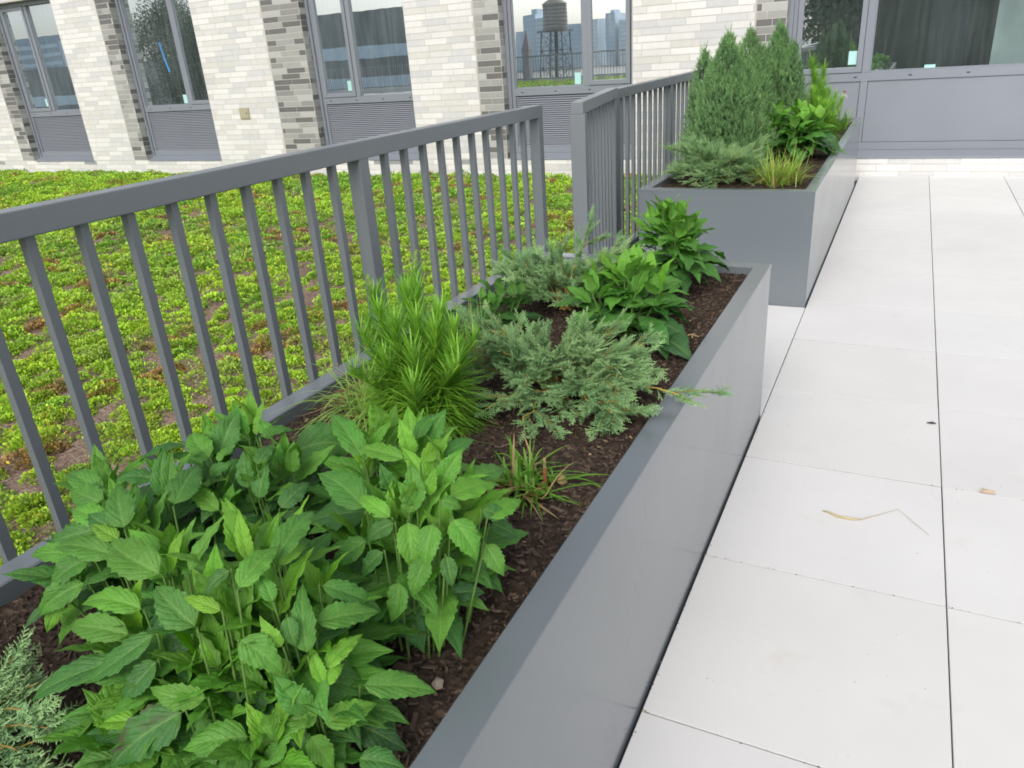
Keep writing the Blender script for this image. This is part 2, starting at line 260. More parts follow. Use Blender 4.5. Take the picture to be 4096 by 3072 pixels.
LEAVES = {
"A":[[-0.39,-1.047,0.788,-0.389,-1.012,0.836,0.005,0.95,1],[-0.4,-1.045,0.785,-0.4,-1.017,0.83,0.004,0.95,1],[-0.374,-1.068,0.805,-0.486,-1.054,0.82,0.021,0.55,0],[-0.353,-1.05,0.801,-0.339,-0.982,0.854,0.01,0.6,1],[-0.272,-1.023,0.821,-0.295,-1.002,0.88,0.007,0.85,1],[-0.233,-1.023,0.83,-0.257,-0.917,0.836,0.016,0.5,0],[-0.286,-0.983,0.81,-0.278,-0.956,0.851,0.006,0.9,1],[-0.266,-0.977,0.797,-0.249,-0.947,0.833,0.005,0.95,1],[-0.227,-1.022,0.826,-0.227,-0.971,0.823,0.007,0.8,0],[-0.231,-1.081,0.835,-0.23,-1.008,0.847,0.014,0.6,0],[-0.239,-1.1,0.818,-0.289,-1.107,0.829,0.007,0.9,0],[-0.26,-1.081,0.79,-0.269,-1.076,0.827,0.004,0.95,1],[-0.268,-1.115,0.797,-0.341,-1.102,0.826,0.02,0.4,0],[-0.38,-1.1,0.775,-0.48,-1.117,0.768,0.014,0.6,0],[-0.389,-1.118,0.749,-0.487,-1.136,0.745,0.015,0.55,0],[-0.338,-1.118,0.771,-0.405,-1.179,0.721,0.014,0.5,0],[-0.4,-1.135,0.722,-0.502,-1.2,0.677,0.016,0.35,0],[-0.324,-1.135,0.75,-0.355,-1.176,0.71,0.013,0.3,0],[-0.242,-1.143,0.731,-0.308,-1.165,0.742,0.012,0.6,0],[-0.272,-1.154,0.711,-0.338,-1.22,0.661,0.021,0.3,0],[-0.196,-1.138,0.687,-0.257,-1.181,0.686,0.016,0.55,0],[-0.419,-1.173,0.65,-0.475,-1.207,0.638,0.013,0.35,0],[-0.343,-1.172,0.667,-0.407,-1.199,0.661,0.012,0.4,0],[-0.335,-1.167,0.682,-0.396,-1.193,0.675,0.01,0.95,0],[-0.368,-1.187,0.626,-0.415,-1.223,0.625,0.012,0.45,0],[-0.215,-1.107,0.794,-0.17,-1.097,0.75,0.018,0.55,0],[-0.163,-1.065,0.751,-0.198,-1.018,0.809,0.013,0.45,0],[-0.174,-1.037,0.772,-0.133,-0.966,0.745,0.014,0.5,0],[-0.2,-0.991,0.785,-0.142,-0.951,0.732,0.012,0.4,0],[-0.128,-1.029,0.686,-0.062,-0.966,0.642,0.014,0.5,0],[-0.151,-1.057,0.728,-0.137,-0.998,0.737,0.01,0.92,0],[-0.147,-1.065,0.714,-0.172,-1.05,0.753,0.007,0.92,0],[-0.147,-1.067,0.714,-0.14,-1.035,0.722,0.008,0.9,0],[-0.141,-1.086,0.676,-0.104,-1.029,0.669,0.013,0.7,0],[-0.149,-1.1,0.671,-0.12,-1.103,0.629,0.018,0.65,0],[-0.177,-1.129,0.669,-0.154,-1.08,0.69,0.011,0.65,0],[-0.149,-1.087,0.697,-0.191,-1.095,0.741,0.014,0.5,0],[-0.145,-1.031,0.62,-0.076,-1.023,0.594,0.02,0.12,0],[-0.165,-1.006,0.631,-0.124,-0.967,0.615,0.01,0.15,0],[-0.112,-1.073,0.62,-0.06,-1.051,0.603,0.016,0.15,0],[-0.272,-1.092,0.712,-0.334,-1.118,0.712,0.015,0.12,0],[-0.246,-1.082,0.707,-0.266,-1.125,0.666,0.016,0.25,0],[-0.165,-1.118,0.674,-0.183,-1.149,0.656,0.009,0.7,0],[-0.195,-1.115,0.62,-0.238,-1.145,0.618,0.016,0.2,0],[-0.308,-1.123,0.661,-0.349,-1.158,0.634,0.016,0.15,0],[-0.372,-1.138,0.634,-0.405,-1.17,0.622,0.014,0.15,0],[-0.144,-1.084,0.687,-0.176,-1.115,0.694,0.012,0.6,0],[-0.179,-1.082,0.772,-0.208,-1.079,0.806,0.008,0.75,0],[-0.188,-1.059,0.796,-0.171,-1.071,0.765,0.011,0.35,0],[-0.217,-1.032,0.715,-0.239,-1.074,0.693,0.017,0.2,0],[-0.249,-1.068,0.849,-0.266,-1.098,0.828,0.011,0.3,0],[-0.201,-1.062,0.813,-0.225,-1.052,0.838,0.01,0.5,0],[-0.231,-1.098,0.653,-0.266,-1.135,0.632,0.013,0.2,0]],
"B":[[-0.723,-0.895,0.749,-0.729,-0.875,0.804,0.009,0.7,1],[-0.678,-0.929,0.771,-0.776,-0.922,0.789,0.016,0.5,0],[-0.651,-0.948,0.772,-0.732,-0.947,0.781,0.017,0.4,0],[-0.613,-0.976,0.768,-0.689,-0.977,0.773,0.015,0.55,0],[-0.687,-0.906,0.756,-0.669,-0.884,0.79,0.009,0.6,1],[-0.559,-0.986,0.773,-0.622,-0.936,0.81,0.018,0.35,0],[-0.58,-0.971,0.741,-0.571,-0.947,0.78,0.011,0.85,1],[-0.56,-0.997,0.762,-0.618,-0.996,0.777,0.01,0.8,0],[-0.622,-0.984,0.759,-0.697,-1.018,0.739,0.017,0.35,0],[-0.554,-1.012,0.747,-0.661,-1.037,0.751,0.016,0.45,0],[-0.623,-1.011,0.732,-0.726,-1.039,0.723,0.014,0.6,0],[-0.608,-1.014,0.733,-0.657,-1.061,0.696,0.017,0.4,0],[-0.603,-1.036,0.706,-0.661,-1.088,0.665,0.017,0.55,0],[-0.647,-1.048,0.677,-0.658,-1.085,0.634,0.011,0.75,0],[-0.621,-0.993,0.668,-0.681,-1.03,0.646,0.016,0.1,0],[-0.598,-0.887,0.754,-0.618,-0.848,0.828,0.014,0.45,1],[-0.584,-0.891,0.749,-0.605,-0.846,0.826,0.01,0.55,1],[-0.544,-0.913,0.771,-0.587,-0.818,0.785,0.02,0.4,0],[-0.746,-0.71,0.733,-0.769,-0.801,0.745,0.018,0.35,0],[-0.629,-0.874,0.779,-0.68,-0.905,0.785,0.018,0.3,0],[-0.593,-0.897,0.72,-0.599,-0.82,0.713,0.017,0.15,0],[-0.541,-0.847,0.731,-0.535,-0.881,0.723,0.014,0.35,0],[-0.625,-0.893,0.736,-0.629,-0.924,0.711,0.015,0.2,0],[-0.626,-0.963,0.703,-0.662,-0.992,0.679,0.016,0.12,0],[-0.571,-0.949,0.7,-0.598,-0.986,0.676,0.014,0.15,0],[-0.581,-0.984,0.77,-0.64,-0.983,0.78,0.013,0.3,0],[-0.593,-0.898,0.72,-0.602,-0.933,0.698,0.018,0.12,0]],
"C":[[-0.631,-0.746,0.746,-0.626,-0.679,0.822,0.021,0.5,1],[-0.616,-0.772,0.765,-0.687,-0.745,0.791,0.017,0.5,0],[-0.65,-0.739,0.743,-0.663,-0.727,0.802,0.01,0.7,1],[-0.583,-0.786,0.77,-0.583,-0.751,0.789,0.009,0.6,0],[-0.595,-0.687,0.766,-0.593,-0.647,0.832,0.01,0.8,1],[-0.61,-0.688,0.766,-0.637,-0.684,0.831,0.013,0.5,1],[-0.517,-0.856,0.733,-0.594,-0.849,0.758,0.013,0.7,0],[-0.541,-0.829,0.709,-0.535,-0.807,0.752,0.01,0.7,1],[-0.517,-0.794,0.737,-0.532,-0.774,0.797,0.021,0.35,1],[-0.589,-0.806,0.755,-0.561,-0.777,0.769,0.016,0.4,0],[-0.555,-0.63,0.705,-0.53,-0.507,0.684,0.028,0.2,0],[-0.49,-0.719,0.73,-0.494,-0.698,0.784,0.011,0.65,1],[-0.513,-0.72,0.745,-0.511,-0.715,0.785,0.011,0.55,1],[-0.429,-0.82,0.735,-0.419,-0.754,0.752,0.023,0.3,0],[-0.493,-0.8,0.726,-0.49,-0.761,0.783,0.014,0.35,1],[-0.496,-0.786,0.782,-0.503,-0.736,0.796,0.013,0.3,0],[-0.535,-0.705,0.781,-0.584,-0.68,0.801,0.01,0.6,0],[-0.731,-0.722,0.697,-0.672,-0.732,0.665,0.017,0.25,0],[-0.538,-0.639,0.699,-0.508,-0.632,0.662,0.018,0.12,0],[-0.503,-0.752,0.695,-0.522,-0.783,0.673,0.018,0.12,0],[-0.608,-0.758,0.713,-0.681,-0.736,0.733,0.018,0.2,0],[-0.549,-0.72,0.79,-0.527,-0.656,0.776,0.011,0.5,0],[-0.507,-0.797,0.676,-0.557,-0.806,0.688,0.018,0.15,0],[-0.469,-0.728,0.669,-0.498,-0.767,0.659,0.018,0.15,0]],
"D":[[-0.253,-0.701,0.794,-0.277,-0.687,0.855,0.012,0.85,1],[-0.202,-0.75,0.823,-0.196,-0.667,0.827,0.013,0.8,0],[-0.313,-0.593,0.772,-0.31,-0.586,0.815,0.01,0.5,1],[-0.271,-0.66,0.802,-0.276,-0.586,0.817,0.011,0.5,0],[-0.267,-0.636,0.782,-0.246,-0.6,0.836,0.019,0.5,1],[-0.236,-0.737,0.816,-0.34,-0.723,0.811,0.013,0.6,0],[-0.184,-0.741,0.821,-0.168,-0.646,0.817,0.011,0.45,0],[-0.344,-0.706,0.779,-0.45,-0.648,0.819,0.017,0.5,0],[-0.4,-0.584,0.754,-0.392,-0.585,0.789,0.007,0.6,1],[-0.376,-0.644,0.758,-0.349,-0.611,0.803,0.008,0.75,1],[-0.235,-0.782,0.788,-0.25,-0.782,0.831,0.01,0.3,1],[-0.181,-0.821,0.782,-0.194,-0.785,0.847,0.016,0.55,1],[-0.165,-0.762,0.798,-0.142,-0.726,0.847,0.018,0.55,1],[-0.127,-0.8,0.813,-0.089,-0.721,0.795,0.017,0.75,0],[-0.14,-0.715,0.793,-0.115,-0.652,0.779,0.013,0.45,0],[-0.249,-0.828,0.78,-0.364,-0.792,0.798,0.02,0.5,0],[-0.186,-0.852,0.796,-0.254,-0.833,0.808,0.01,0.85,0],[-0.202,-0.828,0.768,-0.216,-0.805,0.823,0.008,0.8,1],[-0.158,-0.856,0.802,-0.138,-0.885,0.744,0.018,0.6,0],[-0.124,-0.846,0.801,-0.121,-0.882,0.747,0.018,0.6,0],[-0.111,-0.824,0.796,-0.071,-0.83,0.74,0.016,0.6,0],[-0.224,-0.863,0.759,-0.274,-0.891,0.724,0.018,0.5,0],[-0.178,-0.857,0.794,-0.215,-0.88,0.768,0.015,0.3,0],[-0.078,-0.796,0.746,-0.049,-0.802,0.701,0.014,0.5,0],[-0.09,-0.764,0.763,-0.067,-0.695,0.759,0.013,0.75,0],[-0.123,-0.703,0.707,-0.09,-0.678,0.673,0.012,0.2,0],[-0.159,-0.891,0.729,-0.161,-0.919,0.679,0.017,0.5,0],[-0.122,-0.87,0.764,-0.132,-0.903,0.717,0.016,0.5,0],[-0.104,-0.856,0.761,-0.09,-0.87,0.721,0.015,0.35,0],[-0.235,-0.862,0.622,-0.204,-0.909,0.592,0.015,0.25,0],[-0.148,-0.84,0.629,-0.161,-0.88,0.602,0.015,0.2,0],[-0.136,-0.822,0.66,-0.093,-0.781,0.646,0.012,0.1,0],[-0.175,-0.809,0.794,-0.195,-0.817,0.832,0.01,0.6,1],[-0.168,-0.793,0.801,-0.158,-0.778,0.84,0.009,0.7,1],[-0.129,-0.817,0.817,-0.105,-0.801,0.798,0.011,0.6,0],[-0.294,-0.768,0.734,-0.324,-0.781,0.71,0.015,0.2,0],[-0.256,-0.834,0.679,-0.293,-0.862,0.638,0.018,0.2,0],[-0.157,-0.774,0.745,-0.129,-0.761,0.712,0.015,0.2,0],[-0.137,-0.824,0.656,-0.14,-0.84,0.619,0.015,0.12,0],[-0.173,-0.838,0.672,-0.188,-0.859,0.635,0.017,0.15,0],[-0.127,-0.78,0.701,-0.095,-0.759,0.67,0.015,0.15,0],[-0.188,-0.876,0.759,-0.214,-0.902,0.724,0.014,0.3,0],[-0.1,-0.761,0.774,-0.07,-0.736,0.75,0.011,0.3,0],[-0.333,-0.769,0.709,-0.405,-0.761,0.705,0.015,0.15,0],[-0.217,-0.843,0.672,-0.238,-0.87,0.628,0.016,0.2,0]]}
APEX = {"A":[[-0.418,-1.019,0.779],[-0.312,-0.999,0.814],[-0.289,-0.955,0.783],[-0.281,-1.064,0.784],[-0.242,-1.033,0.772],[-0.183,-1.043,0.664],[-0.227,-1.096,0.675],[-0.421,-1.096,0.706],[-0.202,-1.031,0.712],[-0.182,-1.126,0.66],[-0.303,-1.125,0.672],[-0.37,-1.184,0.66],[-0.223,-0.966,0.732],[-0.306,-1.095,0.738],[-0.274,-1.098,0.724],[-0.249,-1.076,0.745],[-0.347,-1.117,0.693],[-0.266,-1.12,0.661],[-0.205,-1.071,0.681]],"B":[[-0.767,-0.868,0.734],[-0.621,-0.942,0.742],[-0.644,-0.84,0.735],[-0.675,-0.969,0.704],[-0.693,-1.002,0.661],[-0.575,-0.946,0.73]],"C":[[-0.68,-0.714,0.731],[-0.642,-0.645,0.751],[-0.567,-0.809,0.697],[-0.523,-0.699,0.725],[-0.519,-0.772,0.721]],"D":[[-0.296,-0.627,0.77],[-0.227,-0.799,0.761],[-0.185,-0.737,0.789],[-0.384,-0.661,0.74],[-0.412,-0.574,0.741],[-0.148,-0.719,0.753],[-0.191,-0.809,0.763],[-0.27,-0.817,0.713],[-0.146,-0.806,0.738]]}
# ------------------------------------------------------------------ terrace paving
PV = .61; YB = .2827; WY = 6.8734
ds = MB()
for i in range(-2, 8):
    for j in range(-28, 11):
        x0, x1 = i*PV+.0013, (i+1)*PV-.0013; y0, y1 = YB+j*PV+.0012, YB+(j+1)*PV-.0012
        if y0 > WY-.01: continue
        y1 = min(y1, WY-.006)
        if i < 0:                                            # none beneath the planters
            y0, y1 = max(y0, 1.232), min(y1, 2.598)
            if y1-y0 < .02: continue
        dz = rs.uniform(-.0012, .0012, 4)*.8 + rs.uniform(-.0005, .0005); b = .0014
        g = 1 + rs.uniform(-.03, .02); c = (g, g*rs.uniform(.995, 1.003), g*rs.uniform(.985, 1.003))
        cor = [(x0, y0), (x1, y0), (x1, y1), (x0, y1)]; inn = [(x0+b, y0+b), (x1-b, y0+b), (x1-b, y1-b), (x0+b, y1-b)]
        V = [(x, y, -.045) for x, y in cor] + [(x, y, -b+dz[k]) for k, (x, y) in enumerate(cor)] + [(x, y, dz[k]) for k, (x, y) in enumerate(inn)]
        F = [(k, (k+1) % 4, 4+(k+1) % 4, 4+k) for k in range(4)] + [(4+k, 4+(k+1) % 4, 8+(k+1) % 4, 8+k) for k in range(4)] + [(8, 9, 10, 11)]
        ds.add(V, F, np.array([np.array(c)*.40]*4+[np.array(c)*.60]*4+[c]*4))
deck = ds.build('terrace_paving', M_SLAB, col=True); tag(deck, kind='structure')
sb = MB(); sb.box(-1.22, 4.9, -17.0, WY, -.12, -.047); tag(sb.build('paving_bed', M_GASKET), kind='structure')

# ------------------------------------------------------------------ planters
def planter(y0, y1, xl, h, seams, label, bottom=-.03):
    t = thing('planter_box', (xl/2, y0, 0), label, 'planter', None); og = (xl/2, y0, 0)
    x1 = -.0045; w_ = .052; zs = h-.028
    def panel(a, b, c, d, nm='side_panel'):
        m = MB(); m.box(a, b, c, d, bottom, h-.0035); m.build(nm, M_PLANTER, t, og)
    ys = [y0+.004] + list(seams) + [y1-.004]
    for a, b in zip(ys[:-1], ys[1:]):
        panel(x1-.004, x1, a+.00005, b-.00005); panel(xl, xl+.004, a+.00005, b-.00005)
    panel(xl+.001, x1-.001, y0, y0+.004, 'end_panel'); panel(xl+.001, x1-.001, y1-.004, y1, 'end_panel')
    m = MB()                                                    # folded rim: flat top flange with inner return
    o = [(xl-.001, y0-.001), (x1+.001, y0-.001), (x1+.001, y1+.001), (xl-.001, y1+.001)]
    i_ = [(xl+w_, y0+w_), (x1-w_, y0+w_), (x1-w_, y1-w_), (xl+w_, y1-w_)]
    i2 = [(xl+w_+.003, y0+w_+.003), (x1-w_-.003, y0+w_+.003), (x1-w_-.003, y1-w_-.003), (xl+w_+.003, y1-w_-.003)]
    lv = [(o, h-.012), (o, h-.0015), ([(a+.0015*s, b+.0015*u) for (a, b), (s, u) in zip(o, [(1, 1), (-1, 1), (-1, -1), (1, -1)])], h),
          (i_, h), (i2, h-.003), (i2, h-.075)]
    V = [(x, y, z) for r, z in lv for x, y in r]
    F = [(k*4+q, k*4+(q+1) % 4, (k+1)*4+(q+1) % 4, (k+1)*4+q) for k in range(len(lv)-1) for q in range(4)]
    m.add(V, F); m.build('rim', M_PLANTER, t, og)
    b = MB(); b.box(xl+.03, x1-.03, y0+.03, y1-.03, -.04, .10); b.build('base_tray', M_GASKET, t, og)
    return t
planter(-3.3, 1.2273, -.942, .605, [-.84, .20], 'grey metal planter box in the foreground full of leafy plants')
planter(2.6026, 6.20, -.922, .6127, [4.9], 'far grey metal planter box with cone shaped conifers in it')

def vnoise(x, y, sc, seed=0):
    X = np.asarray(x)*sc; Y = np.asarray(y)*sc; xi = np.floor(X).astype(int); yi = np.floor(Y).astype(int); fx = X-xi; fy = Y-yi
    fx = fx*fx*(3-2*fx); fy = fy*fy*(3-2*fy)
    def h(a, b):
        q = (a*374761393 + b*668265263 + seed*1442695) & 0x7fffffff
        q = ((q ^ (q >> 13))*1274126177) & 0x7fffffff
        return ((q ^ (q >> 16)) & 0xffff)/65535.
    return (h(xi, yi)*(1-fx)+h(xi+1, yi)*fx)*(1-fy) + (h(xi, yi+1)*(1-fx)+h(xi+1, yi+1)*fx)*fy
def fbm(x, y, sc, seed=0, o=4):
    return sum(vnoise(x, y, sc*2**k, seed+k)*.5**k for k in range(o))/sum(.5**k for k in range(o))

def mulch(x0, x1, y0, y1, z, nchip, nx, ny, name):
    gx, gy = np.meshgrid(np.linspace(x0, x1, nx), np.linspace(y0, y1, ny))
    gz = z + (fbm(gx, gy, 9, 3)-.5)*.03 + (fbm(gx, gy, 45, 9)-.5)*.014
    V = np.stack([gx, gy, gz], -1).reshape(-1, 3); i = np.arange(ny-1)[:, None]*nx+np.arange(nx-1)[None]
    F = np.stack([i, i+1, i+nx+1, i+nx], -1).reshape(-1, 4)
    cx = rs.uniform(x0+.01, x1-.01, nchip); cy = rs.uniform(y0+.01, y1-.01, nchip)
    cz = z + (fbm(cx, cy, 9, 3)-.5)*.03 + (fbm(cx, cy, 45, 9)-.5)*.014 + .0015
    ln = rs.uniform(.002, .0075, nchip)*(1+1.0*(rs.rand(nchip) > .94)); wd = ln*rs.uniform(.14, .42, nchip); th = rs.uniform(.0008, .002, nchip); a = rs.uniform(0, math.pi*2, nchip); tl = rs.normal(0, .3, nchip)
    ca, sa = np.cos(a), np.sin(a); ux = np.stack([ca*np.cos(tl), sa*np.cos(tl), np.sin(tl)], -1); uy = np.stack([-sa, ca, rs.normal(0, .3, nchip)], -1); uz = np.cross(ux, uy)
    c = np.stack([cx, cy, cz], -1); P = []
    for sx, sy in ((-1, -.6), (.8, -1), (1, .5), (-.7, 1)):
        P.append(c + ux*(ln*sx)[:, None] + uy*(wd*sy)[:, None] + uz*th[:, None])
    for sx, sy in ((-1.05, -.7), (.85, -1.1), (1.05, .6), (-.75, 1.1)):
        P.append(c + ux*(ln*sx)[:, None] + uy*(wd*sy)[:, None] - uz*th[:, None])
    P = np.stack(P, 1).reshape(-1, 3); b = np.arange(nchip)*8
    FQ = np.concatenate([np.stack([b+q for q in f], -1) for f in ((0, 1, 2, 3), (0, 4, 5, 1), (1, 5, 6, 2), (2, 6, 7, 3), (3, 7, 4, 0))])
    t = rs.rand(nchip)**1.5; tone = np.outer(1-t, (.050, .036, .028)) + np.outer(t, (.165, .118, .088)); tone *= (.7+.6*fbm(cx, cy, 6, 21))[:, None]
    tone[rs.rand(nchip) > .992] = (.30, .22, .13)
    V2 = np.concatenate([V, P]); cols = np.concatenate([np.ones((len(V), 3))*.03, np.repeat(tone, 8, 0)])
    mi = np.concatenate([np.zeros(len(F), int), np.ones(len(FQ), int)])
    return build(name, V2, [np.concatenate([F, FQ+len(V)])], [M_MULCH, M_MULCHCHIP], cols=cols, mi=mi)
o = mulch(-.89, -.058, -2.2, 1.178, .572, 22000, 160, 420, 'mulch'); tag(o, 'dark brown bark mulch inside the foreground planter', 'mulch', kind='stuff')
o = mulch(-.87, -.058, 2.65, 6.15, .578, 2500, 90, 260, 'mulch'); tag(o, 'dark bark mulch inside the far planter', 'mulch', kind='stuff')

# ------------------------------------------------------------------ railings
def boxpart(name, x0, x1, y0, y1, z0, z1, parent, og, m=None, bv=.002):
    b = MB(); b.box(x0, x1, y0, y1, z0, z1); return b.build(name, m or M_RAIL, parent, og, bevel=bv)
def railing(label, y0, y1, posts, bals, ztop0, ztop1, xf=-1.2425, wid=.056, rz=.058, group=None, cap=False):
    """xf = face towards the planters"""
    og = (xf-wid/2, y0, 0); t = thing('railing', og, label, 'railing', group)
    zt = lambda y: ztop0 + (ztop1-ztop0)*(y-y0)/(y1-y0)
    def sl(name, za, zb):
        b = MB(); V = [(x, y, z+zt(y)) for x in (xf-wid, xf) for y in (y0, y1) for z in (za, zb)]; b.add(V, BQ); return b.build(name, M_RAIL, t, og, bevel=.003)
    sl('top_rail', -rz, 0)
    boxpart('bottom_rail', xf-wid+.004, xf-.004, y0, y1, .06, .10, t, og)
    first = None
    for y in bals:
        d = .0235; xc = xf-wid/2
        if first is None:
            first = boxpart('baluster', xc-d/2, xc+d/2, y, y+d, .10, zt(y)-rz+.002, t, og, bv=.0012); fy = y
        else:
            c = first.copy(); COL.objects.link(c); c.location = (0, y-fy, 0); c.parent = t
    for (a, b) in posts:
        p = boxpart('post', xf-wid+.0015, xf-.0015, a, b, -.01, zt(a)-rz+.002, t, og)
    return t
meas = [-.603, -.478, -.357, -.231, -.106, .033-.012, .146, .268, .393, .679, .801, .927, 1.053, 1.177, 1.303, 1.425, 1.554, 1.68, 1.795]
bal1 = [m + .0224*(m+1.54) for m in meas]; s0 = bal1[0]
bal1 = [s0-.1275*k for k in range(18, 0, -1)] + bal1
zt0, zt1 = 1.130+.0075*2.4, 1.1105
r1 = railing('long grey railing section beside the foreground planter', -3.0, 2.062, [(-2.9, -2.85), (-1.42, -1.37), (.563, .614), (2.011, 2.0605)],
        [b for b in bal1 if not (-1.5 < b < -1.34)], zt0, zt1)
b2 = [3.32+.1275*k for k in range(0, 28)]
r2 = railing('grey railing section behind the far planter and conifers', 3.165, 6.86, [(3.1665, 3.235), (4.42, 4.471), (5.95, 6.001)],
        [b for b in b2 if not (4.35 < b < 4.50) and not (5.88 < b < 6.03) and b < 6.8], 1.1062, 1.1062)
# gate, slightly ajar
gh = Vector((-1.262, 3.155)); gf = Vector((-1.068, 2.075)); gl = (gf-gh).length; ga = math.atan2((gf-gh).y, (gf-gh).x)
gt = thing('gate', (gh.x, gh.y, 0), 'grey barred gate standing slightly ajar between two railing sections', 'gate', rotz=ga)
def gbox(name, a, b, z0, z1, d=.05): return boxpart(name, a, b, -d/2, d/2, z0, z1, gt, (0, 0, 0))
gbox('top_rail', .0, gl, 1.058, 1.115, .060); gbox('bottom_rail', .055, gl-.066, .075, .12, .044)
gbox('stile', gl-.066, gl-.002, .06, 1.0575, .074); gbox('stile', .006, .05, .06, 1.0575, .046)
for k in range(8):
    gbox('baluster', .135+k*.1135, .135+k*.1135+.0205, .1205, 1.0575, .0205)
for z in (.25, .9): gbox('hinge', -.012, .02, z, z+.07, .03)
# paving edge kerb and green roof
kb = MB(); kb.box(-1.32, -1.223, -17, WY-.01, -.12, -.012); kb.box(-1.223, -1.2205, -17, WY-.01, -.12, -.006); tag(kb.build('roof_kerb', flat('kerb_metal', (.16, .165, .17), .5)), kind='structure')

gx, gy = np.meshgrid(np.linspace(-17.5, -1.32, 260), np.linspace(-16.8, WY-.01, 300)); gz = -.035 + (fbm(gx, gy, 2.2, 31)-.5)*.03
V = np.stack([gx, gy, gz], -1).reshape(-1, 3); i = np.arange(299)[:, None]*260+np.arange(259)[None]
o = build('roof_soil', V, np.stack([i, i+1, i+261, i+260], -1).reshape(-1, 4), M_GRIT, smooth=True); tag(o, kind='structure')

# sedum carpet -------------------------------------------------------
def sedum():
    VV = []; CC = []; n0 = 0; FF = []
    def region(xa, xb, ya, yb, dens, size, nleaf, ls0, keep):
        n = int((xb-xa)*(yb-ya)*dens); cx = rs.uniform(xa, xb, n); cy = rs.uniform(ya, yb, n)
        k = keep(cx, cy); cx, cy = cx[k], cy[k]
        bare = .195 - .06*np.clip((-1.9-cx)/3, 0, 1) + .10*np.exp(-np.maximum(0, -1.32-cx)/.60)                       # bare patches, more of them near the railing
        f = fbm(cx, cy, 1.9, 5, 5); f2 = fbm(cx, cy, 5.5, 77, 3); k = (f*.55+f2*.45) > bare; cx, cy, f, f2 = cx[k], cy[k], f[k], f2[k]
        n = len(cx); rad = rs.uniform(.5, 1.45, n)*size; hh = rad*rs.uniform(.36, .64, n)
        kind = fbm(cx, cy, 1.3, 50, 4)+rs.normal(0, .10, n); red = fbm(cx, cy, 3.4, 90, 3)+rs.normal(0, .07, n)
        t = np.clip((kind-.30)/.4, 0, 1)[:, None]; base = (1-t)*np.array((.25, .48, .06)) + t*np.array((.44, .66, .06))
        base *= rs.uniform(.78, 1.18, n)[:, None]
        rr = np.clip((red-.685)/.08, 0, 1)[:, None]; base = base*(1-rr*.85) + rr*.85*np.array((.40, .20, .11))
        dull = np.clip((fbm(cx, cy, 2.3, 123, 3)+rs.normal(0, .05, n)-.58)/.12, 0, 1)[:, None]*.4; base = base*(1-dull)+dull*np.array((.34, .40, .17))
        m = n*nleaf; ci = np.repeat(np.arange(n), nleaf)
        u = rs.rand(m)**.5; a = rs.uniform(0, 2*math.pi, m); wob = 1+.22*np.sin(a*3+ci*1.7)+.13*np.sin(a*7+ci*.9); r = u*rad[ci]*wob; z = hh[ci]*(1-u**2.6)*(1+.10*np.sin(a*5+u*9+ci))
        nr = np.stack([np.cos(a)*u*1.2, np.sin(a)*u*1.2, 1.05-.55*u], -1)+rs.normal(0, .33, (m, 3)); nr /= np.linalg.norm(nr, axis=1)[:, None]
        p = np.stack([cx[ci]+np.cos(a)*r, cy[ci]+np.sin(a)*r, -.040+z], -1)
        ls = ls0*rs.uniform(.65, 1.35, m); sd_ = np.cross(nr, rs.normal(0, 1, (m, 3))); sd_ /= np.linalg.norm(sd_, axis=1)[:, None]+1e-9
        tip = p+nr*ls[:, None]; mid = p+nr*(ls*.6)[:, None]; w_ = (ls*.34)[:, None]
        V = np.stack([p, mid+sd_*w_, tip, mid-sd_*w_], 1).reshape(-1, 3)
        c = base[ci]*(1+rs.normal(0, .14, m))[:, None]
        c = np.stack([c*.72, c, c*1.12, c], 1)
        fl = (rs.rand(m) > .955) & (fbm(cx, cy, 2.7, 200, 3)[ci] > .52) & (u < .75); c[fl] = np.array((.80, .66, .05))
        og_ = (rs.rand(m) > .985) & (fbm(cx, cy, 2.1, 240, 3)[ci] > .55); c[og_] = (.62, .30, .06)
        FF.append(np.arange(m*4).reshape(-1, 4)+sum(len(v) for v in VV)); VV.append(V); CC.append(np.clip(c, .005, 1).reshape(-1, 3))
    cxy = np.array((CAM.x, CAM.y))
    def near(a, b):
        return lambda x, y: (np.hypot(x-cxy[0], y-cxy[1]) >= a) & (np.hypot(x-cxy[0], y-cxy[1]) < b) & (y > -1.6 + .0*x)
    region(-4.2, -1.34, -1.6, 3.3, 105, .062, 400, .0125, near(0, 3.4))
    region(-6, -1.34, -1.6, 5, 95, .066, 260, .015, near(3.4, 5.2))
    region(-10, -1.34, -1, 6.84, 80, .075, 120, .021, near(5.2, 8.3))
    region(-17.2, -1.34, 0, 6.84, 65, .085, 70, .030, near(8.3, 30))
    region(-17.2, -1.34, -16.5, -1.6, 14, .17, 24, .07, lambda x, y: x < 99)
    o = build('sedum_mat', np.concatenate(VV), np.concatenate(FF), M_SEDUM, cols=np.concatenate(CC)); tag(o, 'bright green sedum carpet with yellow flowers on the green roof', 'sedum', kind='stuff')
sedum()
